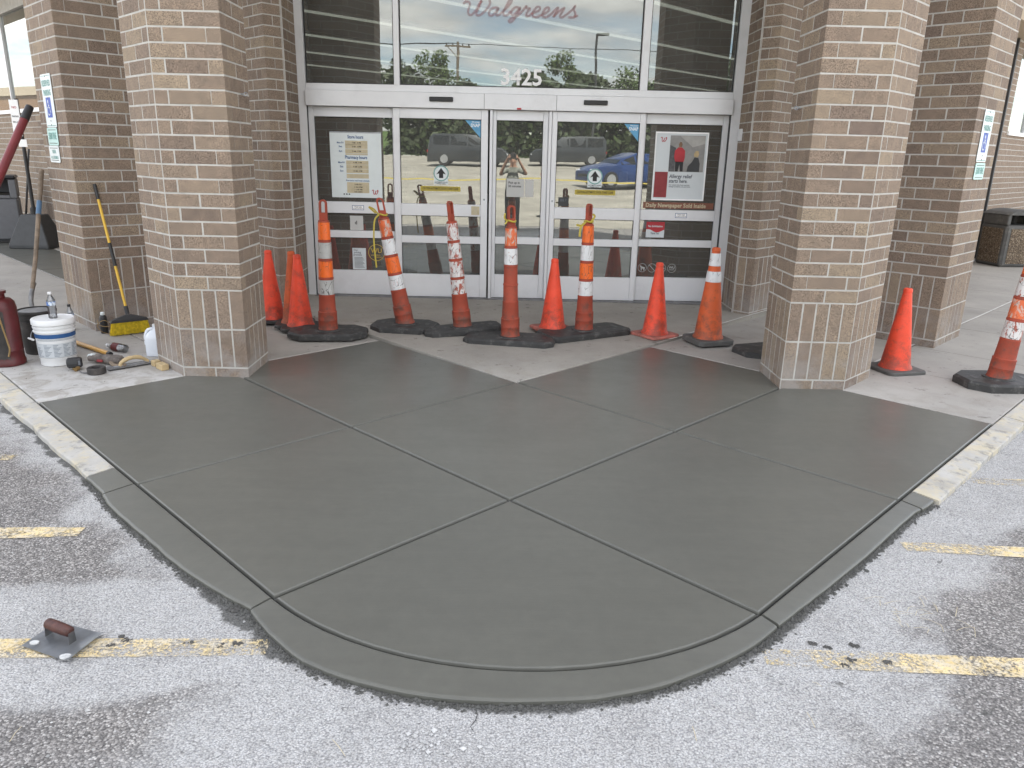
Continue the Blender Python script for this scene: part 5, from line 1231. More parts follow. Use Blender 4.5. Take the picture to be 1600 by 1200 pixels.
t = thing('wood_lath', 'thin pale strip of wood lying in front of the middle post', 'wood strip', (0.02, 6.76, 0.006), 0.05); ob('strip', B(-0.19, 0.19, -0.006, 0.006, 0, 0.006), 'woodl', t)
# yellow tape ends tied round three necks
def tie(label, base, pts, w=0.015, ring_r=0.04):
    t = thing('caution_tape_scrap', label, 'tape', base, 0, 'scraps of yellow tape tied to posts')
    ob('loop', T_([(ring_r*math.cos(a), ring_r*math.sin(a), 0.006*math.sin(2*a)) for a in [k*PI/8 for k in range(16)]], 0.009, 6, closed=True), 'caution', t)
    for k, p in enumerate(pts):
        bm = bmesh.new(); q = spline(p, 6); ribbon(bm, [Vector(v)+Vector((0, -0.0004*k, 0)) for v in q], w, (0, 1, 0.15)); ob('tape_end', bm, 'caution', t)
tie('yellow tape tied under the handle of the post leaning left, one end hanging down', (-1.04-0.185*1.045, 7.42, 1.112+0.03), [[(-0.035, -0.04, 0), (-0.075, -0.05, 0.05), (-0.12, -0.06, 0.07), (-0.06, -0.05, 0.015)], [(-0.03, -0.042, 0), (-0.07, -0.055, -0.05), (-0.082, -0.06, -0.2), (-0.078, -0.06, -0.34), (-0.065, -0.06, -0.5)]])
tie('yellow tape scrap tied to the handle of the middle post', (0.008-0.013, 7.03, 1.14), [[(-0.035, -0.04, 0), (-0.06, -0.05, 0.03), (-0.055, -0.05, 0.07)], [(-0.035, -0.04, 0), (-0.055, -0.05, -0.025)]], 0.014)
tie('yellow tape knotted under the handle of the upright clean-banded post', (0.731, 7.35, 1.125), [[(-0.03, -0.04, 0), (-0.07, -0.05, -0.035), (-0.12, -0.055, -0.03)], [(-0.03, -0.042, 0), (-0.075, -0.05, -0.05), (-0.085, -0.055, -0.14)], [(0.02, -0.04, 0), (0.05, -0.04, 0.05), (0.03, -0.04, 0.07)]], 0.020)

# ------------------------------------------------------------------ tools and bottles by the left pillar
t = thing('garden_sprayer', 'red metal pump sprayer with hose and brass wand at the left edge', 'sprayer', (-4.062, 5.955, 0))
ob('tank', L_([(0.118, 0), (0.126, 0.008), (0.126, 0.04), (0.120, 0.05), (0.118, 0.12), (0.121, 0.125), (0.118, 0.13), (0.117, 0.46), (0.108, 0.51), (0.085, 0.535), (0.05, 0.545), (0.05, 0.575), (0.062, 0.58), (0.062, 0.60), (0.0, 0.602)], 28, cap=(True, False)), 'redt', t, smooth=True)
bm = bmesh.new()
rows = []
for k in range(7):
    a = -PI/2-0.05+k*0.17-0.25; rows.append([bm.verts.new((0.122*math.cos(a), 0.122*math.sin(a), z)) for z in (0.06+0.01*(k % 2), 0.2, 0.4, 0.48-0.012*abs(k-3))])
for a, b in zip(rows, rows[1:]):
    for i in range(3): bm.faces.new((a[i], b[i], b[i+1], a[i+1]))
ob('soiled_label', bm, 'blackd', t, smooth=True)
ob('pump_handle', T_([(0, 0, 0.60), (0, 0, 0.69), (-0.05, 0, 0.70), (-0.06, 0, 0.62)], 0.016, 8), 'blackd', t)
ob('pump_handle', T_([(-0.05, -0.02, 0.60), (-0.06, -0.03, 0.73)], 0.022, 8), 'black', t)
ob('hose', T_(spline([(0.03, -0.03, 0.6), (-0.06, -0.11, 0.58), (-0.10, -0.13, 0.42), (-0.13, -0.12, 0.3), (-0.10, -0.10, 0.36), (-0.03, -0.12, 0.5), (0.0, -0.10, 0.66)], 6), 0.010, 8), 'blackd', t, smooth=True)
ob('wand', T_(spline([(-0.02, -0.09, 0.86), (0.01, -0.10, 0.87), (0.025, -0.11, 0.80), (0.04, -0.125, 0.68)], 5), [0.012]*6+[0.016]*5+[0.012]*5, 8), 'brass', t, smooth=True)
ob('wand', T_(spline([(0.04, -0.125, 0.68), (0.075, -0.135, 0.42), (0.115, -0.14, 0.20), (0.118, -0.14, 0.15), (0.105, -0.145, 0.10)], 5), 0.0065, 8), 'brass', t, smooth=True)
def bucket(nm, label, loc, mat, r0, r1, h, ribs=True):
    t = thing(nm, label, 'bucket', loc)
    pr = [(r0-0.006, 0), (r0, 0.006), (r0+0.002, 0.055), (r0+0.006, 0.06)]
    z1 = h-0.10
    pr += [(r0+(r1-r0)*0.75, z1)]
    if ribs: pr += [(r1+0.004, z1+0.002), (r1+0.004, z1+0.012), (r1-0.004, z1+0.014), (r1-0.003, z1+0.032), (r1+0.005, z1+0.034), (r1+0.005, z1+0.044), (r1-0.003, z1+0.046)]
    pr += [(r1, h-0.012)]
    ob('body', L_(pr, 40, cap=(True, True)), mat, t, smooth=True); return t
bk = bucket('bucket', 'white five-gallon bucket with a dark blue stripe and printed columns, lid on', (-3.69, 6.02, 0), 'white', 0.130, 0.148, 0.375)
ob('lid', L_([(0.154, 0.335), (0.158, 0.338), (0.158, 0.372), (0.152, 0.380), (0.140, 0.381), (0.136, 0.374), (0.0, 0.374)], 40, cap=(False, False)), 'white', bk, smooth=True)
def wrap(t, r0, r1, z0, z1, a0, a1, mat, nm, n=16):
    bm = bmesh.new(); pv = None
    for k in range(n+1):
        a = a0+(a1-a0)*k/n; cur = (bm.verts.new((r0*math.cos(a), r0*math.sin(a), z0)), bm.verts.new((r1*math.cos(a), r1*math.sin(a), z1)))
        if pv: bm.faces.new((pv[0], cur[0], cur[1], pv[1]))
        pv = cur
    return ob(nm, bm, mat, t, smooth='all')
def br(z): return 0.136+(0.1465-0.136)*(z-0.06)/(0.275-0.06)*1.0
FA = -PI/2+0.55
wrap(bk, br(0.232)+.0012, br(0.266)+.0012, 0.232, 0.266, FA-1.5, FA+1.45, 'navy', 'blue_stripe')
MT['print'] = plain('faded_print', (0.20, 0.23, 0.27), 0.6, 0, 0.1, 30)
for z in (0.222, 0.214): wrap(bk, br(z)+.001, br(z+.003)+.001, z, z+0.003, FA-1.1, FA+1.2, 'print', 'print_line')
wrap(bk, br(0.075)+.0008, br(0.19)+.0008, 0.075, 0.19, FA-1.35, FA+1.35, plain('label_paper', (0.50, 0.53, 0.56), 0.5, 0, 0.05), 'label')
wrap(bk, br(0.073)+.0014, br(0.076)+.0014, 0.0735, 0.0755, FA-1.35, FA+1.35, 'ink', 'label_edge')
for c in range(5):
    for k in range(9):
        z = 0.085+k*0.0112; a = FA-1.2+c*0.5
        if c == 0 and k > 6: continue
        wrap(bk, br(z)+.0016, br(z)+.0016, z, z+0.005, a, a+0.40-0.07*((k*7+c*3) % 4), 'print', 'print_line', 4)
ob('handle', T_(spline([(-0.15, 0, 0.30), (-0.17, -0.03, 0.26), (-0.165, -0.06, 0.22), (-0.14, -0.09, 0.205)], 5), 0.003, 6), 'steel', bk); ob('grip', T_([(-0.19, -0.05, 0.214), (-0.12, -0.10, 0.214)], 0.008, 8), 'white', bk)
bb = bucket('bucket', 'dirty black bucket half hidden behind the white bucket', (-4.03, 6.36, 0), 'blackd', 0.125, 0.146, 0.37)
ob('rim', L_([(0.150, 0.345), (0.154, 0.35), (0.154, 0.366), (0.148, 0.372), (0.140, 0.368)], 36, cap=(False, False)), 'blackd', bb, smooth=True); ob('contents', L_([(0.14, 0.362), (0.10, 0.364), (0, 0.366)], 28, cap=(False, False)), 'steeld', bb)
def bottle(nm, label, loc, rot, mat, cap_m, lab_m, s=1.0, lab=(0.09, 0.135), h=0.20, r=0.032):
    t = thing(nm, label, 'bottle', loc); t.rotation_euler = rot
    k = h/0.20
    pr = [(r*0.8, 0.0), (r, 0.006), (r*0.97, 0.02), (r, 0.03*k), (r*0.93, 0.045*k), (r, 0.055*k), (r*0.93, 0.07*k), (r, 0.085*k), (r, 0.138*k), (r*0.86, 0.152*k), (r*0.55, 0.172*k), (r*0.40, 0.182*k), (r*0.40, 0.188*k)]
    ob('body', L_(pr, 24), mat, t, smooth=True); ob('cap', L_([(r*0.46, 0.1885*k), (r*0.47, 0.19*k), (r*0.47, 0.205*k), (r*0.42, 0.207*k)], 20), cap_m, t, smooth=True)
    if lab: ob('label', L_([(r+0.0012, lab[0]), (r+0.0012, lab[1])], 24, cap=(False, False)), lab_m, t, smooth='all')
    return t
lb = m_band('blue_and_white_label', (0.62, 0.70, 0.80), 0.50, (0.10, 0.20, 0.50)); MT['blabel'] = lb
bottle('water_bottle', 'clear water bottle with a blue and white label standing on the white bucket', (-3.685, 6.02, 0.3745), (0, 0, 0), 'clear', 'white', 'blabel', lab=(0.105, 0.137), h=0.205)
bottle('water_bottle', 'clear bottle with a black cap mostly hidden behind the white bucket', (-4.24, 7.20, 0.0), (0, 0, 0), 'clear', 'black', 'blabel', h=0.24, lab=(0.12, 0.16))
t = bottle('soda_bottle', 'clear plastic bottle with a dark maroon label lying on its side', (-3.315, 6.375, 0.036), (PI/2, 0, 0.0), 'clear', 'white', 'maroon', h=0.225, r=0.035, lab=(0.07, 0.145))
t.rotation_euler = (PI/2-0.02, 0, -1.98)
t = thing('milk_jug', 'translucent white plastic jug tucked behind the foot of the left pillar', 'jug', (-3.02, 6.33, 0))
bm = bmesh.new(); rows = []
for a, z, r in ((.066, 0, .02), (.073, .008, .024), (.073, .15, .024), (.071, .168, .026), (.060, .192, .028), (.044, .216, .026), (.028, .234, .02), (.021, .243, .018), (.021, .262, .018)): rows.append([bm.verts.new((x, y, z)) for x, y in rsquare(a, min(r, a-.002))])
for a, b in zip(rows, rows[1:]):
    for i in range(len(a)): bm.faces.new((a[i], a[(i+1) % len(a)], b[(i+1) % len(a)], b[i]))
bm.faces.new(rows[0][::-1]); bm.faces.new(rows[-1]); ob('body', bm, 'milk', t, smooth=True)
ob('handle', T_(spline([(-0.012, -0.02, 0.235), (-0.052, -0.03, 0.222), (-0.073, -0.035, 0.17), (-0.074, -0.035, 0.10)], 6), 0.014, 8), 'milk', t, smooth=True)
ob('cap', L_([(0.020, 0.2625), (0.020, 0.272), (0.0, 0.273)], 16, cap=(True, False)), 'white', t)
# push broom leaning on the pillar
t = thing('push_broom', 'yellow-handled broom with a grey head and yellow bristles leaning on the far left pillar', 'broom', (-3.60, 7.055, 0))
top = Vector((-3.862+3.60, 7.245-7.055, 1.372)); bot = Vector((-0.03, 0.035, 0.20)); dr = (top-bot)
ob('shaft', T_([bot, bot+dr*0.93], 0.0125, 12), 'yel', t, smooth=True)
ob('grip', T_([bot+dr*0.885, top], 0.0155, 12), 'black', t, smooth=True); ob('grip', T_([bot+dr*0.37, bot+dr*0.55], 0.0155, 12), 'black', t, smooth=True)
e = Vector((0.235, 0.19, 0.0)).normalized(); pn = Vector((e.y, -e.x, 0))
def bp(u, v, z): return e*u+pn*v+Vector((0, 0, z))
bm = bmesh.new()
lo = [bm.verts.new(bp(u, v, 0.125)) for u, v in ((-.165, -.02), (.165, -.02), (.165, .02), (-.165, .02))]; mid = [bm.verts.new(bp(u, v, 0.150)) for u, v in ((-.155, -.022), (.155, -.022), (.155, .022), (-.155, .022))]; hi = [bm.verts.new(bp(u, v, 0.192)) for u, v in ((-.03, -.015), (.02, -.015), (.02, .015), (-.03, .015))]
for a, b in ((lo, mid), (mid, hi)):
    for i in range(4): bm.faces.new((a[i], a[(i+1) % 4], b[(i+1) % 4], b[i]))
bm.faces.new(hi); bm.faces.new(lo[::-1]); bmesh.ops.recalc_face_normals(bm, faces=bm.faces); ob('head', bm, 'greyd', t)
ob('ferrule', T_([bot-dr*0.01, bot+dr*0.055], 0.019, 10), 'greyd', t, smooth=True)
bm = bmesh.new()
for k in range(900):
    u = RD.uniform(-.158, .158); v = RD.uniform(-.018, .018); sp = 1.10+RD.uniform(-.06, .06)
    a = Vector(bp(u, v, 0.127)); b = Vector(bp(u*sp, v*1.6-0.012, 0.004+RD.uniform(0, .012))); s = e*0.0017; s2 = pn*0.0017
    for q in (s, s2): bm.faces.new([bm.verts.new(p) for p in (a-q, a+q, b+q*1.1, b-q*1.1)])
ob('bristles', bm, 'bris', t, kind='stuff')
t = thing('spray_can', 'black aerosol can with a pale cap standing against the far left pillar', 'can', (-3.865, 7.085, 0)); ob('can', L_([(0.03, 0), (0.033, 0.004), (0.033, 0.155), (0.028, 0.165), (0.017, 0.175)], 20), 'black', t, smooth=True); ob('cap', L_([(0.018, 0.1755), (0.019, 0.178), (0.019, 0.198), (0.014, 0.203)], 16), 'signw', t, smooth=True)
t = thing('wire_coil', 'loose coil of tan tie wire lying around the aerosol can', 'wire', (-3.81, 7.03, 0.0))
ob('wire', T_(spline([(-.07, -.02, .14), (-.03, -.06, .10), (.05, -.05, .09), (.12, -.02, .12), (.10, -.06, .03), (.0, -.08, .04), (-.06, -.05, .10), (0.03, -.07, .15), (.1, -.04, .07)], 6), 0.0028, 5), 'brass', t)
t = thing('amber_pole', 'short amber fibreglass pole with a dark open end lying behind the gloves', 'pole', (-3.39, 6.245, 0.022)); ob('tube', T_([(0, 0, 0), (-0.62, 0.45, 0.008)], 0.019, 14, cap=False), 'gold', t, smooth=True); ob('end_ring', T_([(0.012, -0.009, 0), (-0.02, 0.014, 0)], 0.0205, 14, cap=False), 'black', t, smooth=True); ob('bore', T_([(0.005, -0.004, 0), (0.002, -0.0015, 0)], 0.018, 14), 'black', t)
MT['mud'] = plain('muddy_grey', (0.13, 0.11, 0.10), 0.8, 0, 0.5, 18, 0.5, 60, dirt=((0.32, 0.30, 0.28), 0.6), dscale=14)
# tools on the ground
t = thing('battery', 'black cordless tool battery with a wooden-looking stub lying on the old concrete', 'tool battery', (-3.455, 5.83, 0.0), 0.5); ob('case', B(-.055, .055, -.04, .04, 0.022, 0.095, 0.012), 'black', t); ob('cover', B(-.057, .025, -.042, .03, 0.05, 0.085, 0.006), 'greyd', t); ob('label', B(.0255, .040, -.0425, -.0402, 0.045, 0.08), 'inkd', t); ob('contact', L_([(0.02, 0), (0.022, 0.01), (0.016, 0.024)], 12), 'brass', t, smooth=True)
ob('brass_stub', T_([(0.0, -.07, 0.012), (0.02, -.03, 0.02)], [0.012, 0.018], 10), 'brass', t, smooth=True)
t = thing('drill', 'muddy grey power tool lying on its side beside the battery', 'power tool', (-3.32, 6.0, 0.0), -0.25)
ob('body', T_(spline([(-.13, .0, .04), (-.06, .0, .045), (0.03, .01, .045), (.10, .02, .042), (.16, .03, .036)], 4), [0.024]*4+[0.036]*4+[0.040]*4+[0.043]*4+[0.03], 14), 'mud', t, smooth=True); ob('chuck', T_([(-.16, .03, .05), (-.10, .02, .05)], [0.018, 0.03], 12), 'signw', t, smooth=True); ob('grip', T_(spline([(.06, .01, .03), (.16, -.06, .02), (.24, -.02, .02)], 4), 0.016, 8), 'woodg', t, smooth=True); ob('trigger', B(-.02, .03, -.05, -.032, .03, .05, 0.004), 'redd', t)
t = thing('tape_roll', 'dark round roll of tape lying flat in front of the hand float', 'tape roll', (-3.235, 5.735, 0)); ob('roll', L_([(0.03, 0.006), (0.062, 0.0), (0.068, 0.006), (0.068, 0.046), (0.062, 0.052), (0.034, 0.049), (0.030, 0.02)], 28, cap=(False, False)), 'blackd', t, smooth=True); ob('loose_end', T_(spline([(-.06, -.02, .01), (-.11, -.01, .008), (-.15, .03, .006)], 5), 0.006, 6), 'steeld', t)
t = thing('hand_float', 'long steel finishing float with a curved pale wooden handle next to the wood blocks', 'hand float', (-3.06, 5.965, 0.012), 0.80)
ob('blade', B(-.20, .20, -.05, .05, 0, 0.005, 0.0015), 'steeld', t); ob('handle', T_(spline([(-.10, 0, .006), (-.085, 0, .035), (-.03, 0, .058), (.04, 0, .058), (.09, 0, .035), (.12, 0, .008)], 6), [0.014]*8+[0.017]*14+[0.014]*9, 10), 'woodl', t, smooth=True); ob('mount', B(-.15, .15, -.012, .012, .0055, .011), 'steel', t)
for (x, y, rz, L, lab) in ((-2.885, 5.99, 0.9, 0.055, 'small square offcut of pale wood against the left pillar'), (-2.79, 5.895, -0.75, 0.115, 'longer pale wood offcut lying at the corner of the left pillar')):
    t = thing('wood_block', lab, 'wood block', (x, y, 0), rz); ob('block', B(-L/2, L/2, -.03, .03, 0, 0.048, 0.004), 'woodl', t)
# shovel and red pipe leaning on the far left pillar
t = thing('shovel', 'old shovel with a grey wooden shaft leaning on the far left pillar behind the buckets', 'shovel', (-4.33, 6.80, 0))
a0, a1 = Vector((-0.02, 0.02, 0.30)), Vector((-0.262, 0.88, 1.47))
ob('shaft', T_([a0+Vector((0.0, 0.0, 0.06)), a0+(a1-a0)*0.35, a0+(a1-a0)*0.72, a0+(a1-a0)*0.9, a1], [0.018, 0.019, 0.021, 0.024, 0.022], 12), 'woodg', t, smooth=True)
ob('tape_wrap', T_([a0+(a1-a0)*0.66, a0+(a1-a0)*0.76], 0.0235, 12), 'bluep', t, smooth=True)
ob('socket', T_(spline([(0.03, -0.03, 0.24), (0.0, -0.01, 0.28), a0+Vector((0, 0, 0.08)), a0+(a1-a0)*0.16], 4), [0.02]*12+[0.0225], 10), 'steeld', t, smooth=True)
bm = bmesh.new(); g = [[bm.verts.new(((u-2)*0.058, -0.02-0.05*(1-v/4)-0.012*abs(u-2), 0.02+v*0.065)) for u in range(5)] for v in range(5)]
for v in range(4):
    for u in range(4): bm.faces.new((g[v][u], g[v][u+1], g[v+1][u+1], g[v+1][u]))
bmesh.ops.solidify(bm, geom=bm.faces[:], thickness=0.004); ob('blade', bm, 'steeld', t)
t = thing('red_pipe', 'long dark red pipe with a black tip leaning across the left edge', 'pipe', (-4.6, 7.7, 0))
ta, tb = Vector((-4.66, 7.76, 2.055)), Vector((-4.95, 6.2, 0.0))
o = T_([tb+Vector((-0.0, 0, 0.0)), ta-(ta-tb)*0.06], [0.042, 0.037], 16); ob('tube', o, 'redp', t, smooth=True, world=True); ob('tip', T_([ta-(ta-tb)*0.06, ta], [0.040, 0.036], 16), 'black', t, smooth=True, world=True)
MT['cement'] = plain('cement_blob', (0.55, 0.56, 0.56), 0.8, 0, 0.3, 60)
# hand trowel on the asphalt
t = thing('hand_trowel', 'square steel edging trowel with a worn red wooden handle on the asphalt at lower left', 'trowel', (-1.612, 2.385, LOTZ+0.006))
co = [(-1.741, 2.352), (-1.520, 2.268), (-1.480, 2.432), (-1.690, 2.500)]
bm = bmesh.new(); n = 8; g = []
for i in range(n+1):
    row = []
    for j in range(n+1):
        u, v = i/n, j/n
        x = (co[0][0]*(1-u)+co[1][0]*u)*(1-v)+(co[3][0]*(1-u)+co[2][0]*u)*v; y = (co[0][1]*(1-u)+co[1][1]*u)*(1-v)+(co[3][1]*(1-u)+co[2][1]*u)*v
        z = 0.022*max(0, (u-0.86)/0.14)**1.5 + 0.0 ; row.append(bm.verts.new((x+1.612-0.004*math.sin(PI*v)*(u < 0.1), y-2.385, 0.004+0.010*u*0.0+z*0.6+0.006*(1-u)*0.5)))
    g.append(row)
for i in range(n):
    for j in range(n): bm.faces.new((g[i][j], g[i+1][j], g[i+1][j+1], g[i][j+1]))
bmesh.ops.solidify(bm, geom=bm.faces[:], thickness=0.0022); ob('blade', bm, 'steel', t, smooth=True)
h0, h1 = Vector((-0.068, 0.034, 0.058)), Vector((0.046, -0.012, 0.052))
hd_ = (h1-h0)
ob('handle', T_([h0, h0+hd_*0.05, h0+hd_*0.3, h0+hd_*0.7, h0+hd_*0.95, h1], [0.012, 0.019, 0.021, 0.021, 0.019, 0.013], 14), 'woodr', t, smooth=True)
sd2 = Vector((hd_.y, -hd_.x, 0)).normalized()*0.012
for P_ in (h0+hd_*0.02, h1-hd_*0.0):
    bm = bmesh.new(); foot = Vector((P_.x, P_.y, 0.008)); q = [P_-sd2+Vector((0, 0, .01)), P_+sd2+Vector((0, 0, .01)), foot+sd2*1.3, foot-sd2*1.3]; bm.faces.new([bm.verts.new(v) for v in q])
    bmesh.ops.solidify(bm, geom=bm.faces[:], thickness=0.003); ob('bracket', bm, 'steeld', t)
for (x, y, r) in ((-1.703, 2.368, 0.012), (-1.548, 2.293, 0.014)):
    bm = bmesh.new(); pts = [(x+1.612+r*(1+0.25*RD.random())*math.cos(a)*1.25, y-2.385+r*math.sin(a)) for a in [k*PI/5 for k in range(10)]]; prism(bm, pts, 0.006, 0.0115); ob('mortar_blob', bm, 'cement', t)

# ------------------------------------------------------------------ loose stones, crumbs and straw
def stones(name, n, place, size, mat, flat=0.7):
    bm = bmesh.new()
    for _ in range(n):
        x, y, z = place(); s = size()*(1 if RD.random() < 0.85 else 1.7); vs = []
        for d in ((1, 0, 0), (-1, 0, 0), (0, 1, 0), (0, -1, 0), (0, 0, 1), (0, 0, -0.5)):
            k = s*RD.uniform(0.65, 1.2); vs.append(bm.verts.new((x+d[0]*k, y+d[1]*k, z+d[2]*k*flat)))
        c = RD.random()*0
        for f in ((0, 2, 4), (2, 1, 4), (1, 3, 4), (3, 0, 4), (2, 0, 5), (1, 2, 5), (3, 1, 5), (0, 3, 5)): bm.faces.new([vs[i] for i in f])
    return ob(name, bm, mat, kind='stuff')
def outer_pt(dmin, dmax):
    """a random point outside the kerb line at a given distance"""
    w = RD.random(); d = RD.uniform(dmin, dmax)
    if w < 0.33: q = RD.uniform(3.6, 6.1); x, y = pq(1.745-interp(q, WL)*1.4142-d*1.4142, q)
    elif w < 0.66: p = RD.uniform(3.6, 6.0); x, y = pq(p, 1.605-interp(p, WR)*1.4142-d*1.4142)
    else: a = RD.uniform(PI*1.25, PI*1.75); rr_ = 1.39+interp(math.degrees(a)-225, WA)+d; x, y = CX+rr_*math.cos(a), CY+rr_*math.sin(a)
    return (x, y, lz(x))
def crumb():
    x, y, z = outer_pt(-0.004, 0.0); d = abs(RD.gauss(0, 0.016)); r = Vector((x-CX, y-CY)).normalized()*d; return (x+r.x, y+r.y, lz(x)+0.002)
stones('concrete_crumbs', 3600, crumb, lambda: RD.uniform(0.003, 0.008), plain('wet_crumbs', (0.085, 0.085, 0.08), 0.8, 0, 0.4, 60), 0.8)
stones('loose_gravel', 1500, lambda: (RD.uniform(-2.6, 2.6), RD.uniform(1.2, 3.4), LOTZ+0.002) if RD.random() < 0.6 else outer_pt(0.03, 0.8), lambda: RD.uniform(0.002, 0.0048), plain('gravel_grey', (0.36, 0.36, 0.36), 0.85, 0, 0.5, 30), 0.8)
stones('pale_gravel', 160, lambda: (RD.gauss(-0.22, 0.07), RD.gauss(1.93, 0.045), LOTZ+0.003) if RD.random() < 0.6 else (RD.uniform(-1.5, 1.8), RD.uniform(1.6, 2.1), LOTZ+0.002), lambda: RD.uniform(0.003, 0.0075), plain('gravel_pale', (0.50, 0.50, 0.50), 0.85, 0, 0.3, 30), 0.8)
def dark():
    c = RD.choice([(1.17, 2.47), (1.22, 2.45), (1.335, 2.46), (1.28, 2.37), (1.24, 2.34), (1.41, 2.36), (-1.41, 2.43), (-1.39, 2.41), (-1.43, 2.38), (-1.155, 2.40), (-1.03, 2.385), (-0.985, 2.40), (-1.08, 2.62), (-0.97, 2.585), (-1.06, 2.615)]); return (c[0]+RD.gauss(0, .008), c[1]+RD.gauss(0, .006), LOTZ+0.003)
stones('dark_lumps', 130, dark, lambda: RD.uniform(0.004, 0.011), plain('wet_lump', (0.07, 0.068, 0.065), 0.8, 0, 0.4, 40), 0.6)
bm = bmesh.new()
for _ in range(46):
    x, y = (RD.uniform(1.55, 1.85), RD.uniform(2.55, 2.8)) if RD.random() < 0.6 else (RD.uniform(-2.4, 2.2), RD.uniform(1.7, 3.0))
    if (math.hypot(x-CX, y-CY) < 1.65 and y > 1.8 and abs(x) < 1.3): continue
    a = RD.uniform(0, PI); l = RD.uniform(0.015, 0.045); d = Vector((math.cos(a), math.sin(a), 0))*l; ribbon(bm, [Vector((x, y, LOTZ+.006))-d, Vector((x, y, LOTZ+.011)), Vector((x, y, LOTZ+.006))+d], 0.0022, (0, 0, 1))
ob('straw_bits', bm, plain('straw', (0.55, 0.48, 0.34), 0.8), kind='stuff')
bm = bmesh.new(); ribbon(bm, [(-0.085+0.012*math.sin(k*1.7)+0.006*math.sin(k*4.1), 2.085-k*0.028, LOTZ+0.003) for k in range(5)], [0.0016+0.0012*abs(math.sin(k*2.3)) for k in range(5)], (0, 0, 1))
for f in bm.faces:
    f.normal_update()
    if f.normal.z < 0: f.normal_flip()
ob('pavement_crack', bm, plain('crack_shadow', (0.05, 0.05, 0.05), 0.95), kind='structure')
# dry scraps on the walk at left
stones('walk_debris', 120, lambda: (RD.uniform(-4.2, -3.0), RD.uniform(5.5, 6.6), 0.001) if RD.random() < 0.7 else (RD.uniform(-1.2, 1.6), RD.uniform(6.1, 7.2), 0.003), lambda: RD.uniform(0.002, 0.006), plain('debris', (0.12, 0.11, 0.10), 0.85, 0, 0.5, 30), 0.5)
